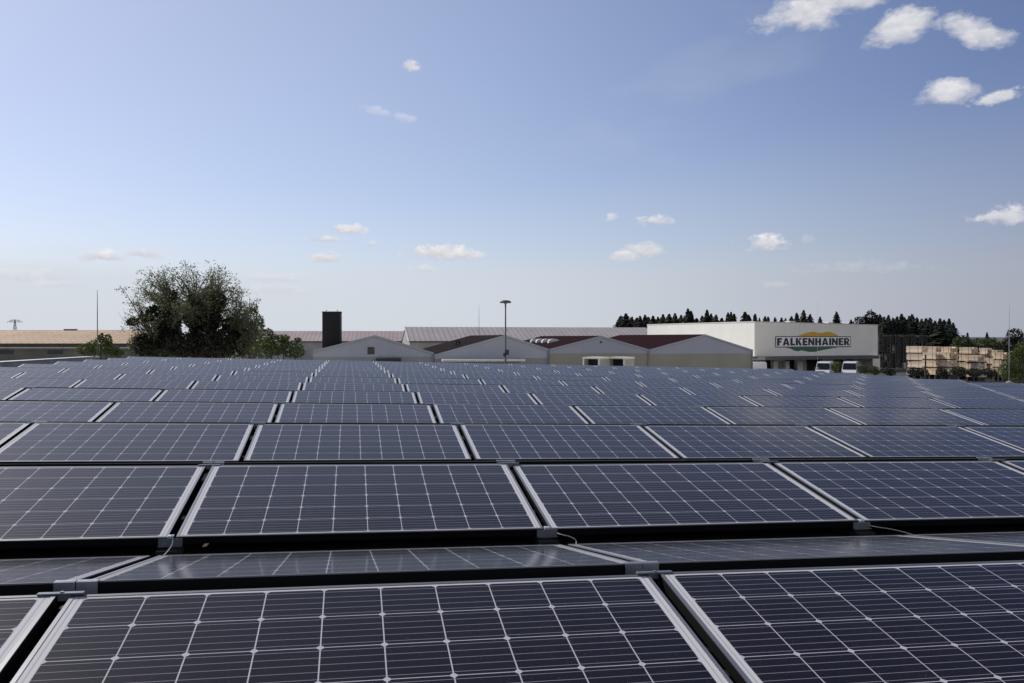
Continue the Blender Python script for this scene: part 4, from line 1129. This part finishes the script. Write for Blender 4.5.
for i, (px, ty) in enumerate(fill):
    conifer(px, ty, 246+random.uniform(-5, 5), [0, 1, 2, 1][i % 4], 'low dark conifer filling a gap in the clump over the white side wall', 'fill conifers behind the clump', 1.15)
G2 = 'spaced conifers behind the white warehouse'
spaced = [(745, 311, 0, 1.2), (748.5, 314, 0, 1.2), (755, 313, 2, 1), (759.5, 317, 2, .8), (765, 315.5, 0, 1), (768, 316, 2, 1), (775, 316.5, 2, 1), (781.5, 317, 0, 1), (785.5, 317.5, 2, .8), (791.5, 315.5, 0, 1), (796.7, 312, 2, 1.1), (803.5, 309, 3, .8), (810, 313.5, 0, 1.1), (820, 316, 3, .8), (836.5, 311, 0, 1.0), (851, 319, 0, .9)]
for i, (px, ty, k, w_) in enumerate(spaced):
    lab = 'lone dark conifer rising over the right half of the company sign' if i == 14 else 'dark conifer tip over the white warehouse roof, %s from the left' % ORD[i+1] if i < 14 else 'small conifer tip over the right end of the warehouse roof'
    conifer(px, ty, 228+random.uniform(-10, 10), k, lab, G2, w_)
G3 = 'conifers behind the timber yard'
right = [(877, 314, 2, 1.2), (880, 313.5, 0, 1), (884, 316, 1, 1), (888.5, 314, 2, 1.1), (893, 317, 0, 1), (897, 315.5, 2, 1.2), (901.5, 313, 1, 1), (904.5, 316.5, 0, 1), (909, 315, 2, 1.2), (912, 313.5, 0, 1.1), (917, 316.5, 2, 1), (921.5, 318, 0, .9), (926, 317.5, 2, 1.2), (930, 317, 1, 1.1), (935, 320, 0, 1.1), (940, 317.5, 3, .9), (944, 319, 0, 1.2), (949, 317.8, 3, .85), (953, 322, 1, 1)]
for i, (px, ty, k, w_) in enumerate(right):
    conifer(px, ty, 205+random.uniform(-12, 12), k, 'tall dark conifer behind the dark rack and timber, %s' % (('%s from the left' % ORD[i+1]) if i < 10 else ('%s from the right' % ORD[len(right)-i])), G3, w_)
shrub('broadleaf_tree', 'rounded broadleaf tree among conifers at the warehouse corner', 865, 200, [(870, 318, 6, 8), (862, 322, 8, 6), (866, 330, 10, 10), (874, 326, 5, 8)], M_leaf_ivy, 7, .32, 31, 'tree')
for i, (px, cl, lab) in enumerate([
    (962, [(962, 343, 9, 8), (958, 350, 9, 8), (967, 349, 8, 8)], 'mid green tree right of the tall conifers behind the timber'),
    (978, [(978, 345, 10, 7), (972, 350, 9, 6)], 'low green tree behind the middle timber stack, second of the yard trees'),
    (990, [(990, 344, 10, 7), (984, 349, 8, 6), (996, 349, 8, 6)], 'broad green tree behind the right timber stack'),
    (1001, [(1001, 347, 7, 6), (1004, 352, 8, 6)], 'small green tree just left of the pale rod at right')]):
    shrub('broadleaf_tree', lab, px, 172+i*4, cl, M_leaf_mid, 9, .24, 40+i, 'tree', 'green trees behind the timber yard')
conifer(967.5, 332, 190, 2, 'thin conifer tip poking up above the green trees, left of two', 'thin conifer tips over the green trees', .9)
conifer(987, 331.5, 190, 2, 'thin conifer tip poking up above the green trees, right of two', 'thin conifer tips over the green trees', .9)
shrub('broadleaf_tree', 'dark round-topped tree at the right edge beyond the pale rod', 1015, 120, [(1015, 335, 8, 7), (1021, 343, 10, 8), (1010, 345, 8, 8), (1018, 355, 12, 10)], M_leaf_ivy, 8, .17, 50, 'tree')
shrub('green_bush', 'big green bush at the right edge, tall and nearest', 1018, 66, [(1016, 362, 11, 14), (1022, 352, 10, 11), (1008, 371, 9, 9), (1022, 375, 11, 10)], M_leaf_bush, 7, .10, 51)
shrub('round_bush', 'round grey green bush between the two white vans', 837.5, 112, [(837, 367, 5, 5), (837, 364, 4, 3)], M_leaf_bush, 14, .13, 52)
for i, (px, py, rx, ry, lab) in enumerate(((862, 369, 6, 4, 'low green shrub right of the white vans'), (874, 370, 5, 4, 'low green shrub at the foot of the warehouse corner'), (889, 371, 5, 4, 'dark low shrub between the warehouse and the pallet pile'), (913, 371, 7, 4, 'dark low shrub at the foot of the far left timber'), (922, 372, 6, 4, 'dark low shrub behind the short edge post'), (941, 372, 6, 4, 'dark low shrub below the bright yellow timber'), (957, 371, 8, 5, 'dark low shrub in the shadow right of the yellow timber'), (972, 372, 8, 4, 'dark low shrub below the low pink timber stack'), (990, 372, 8, 4, 'dark low shrub before the right timber stack'))):
    shrub('low_shrub', lab, px, 88, [(px, py, rx, ry), (px+3, py+2, rx*.8, ry*.8)], M_leaf_mid if i < 2 else M_leaf_ivy, 14, .10, 60+i, 'shrub', 'low shrubs round the yard')
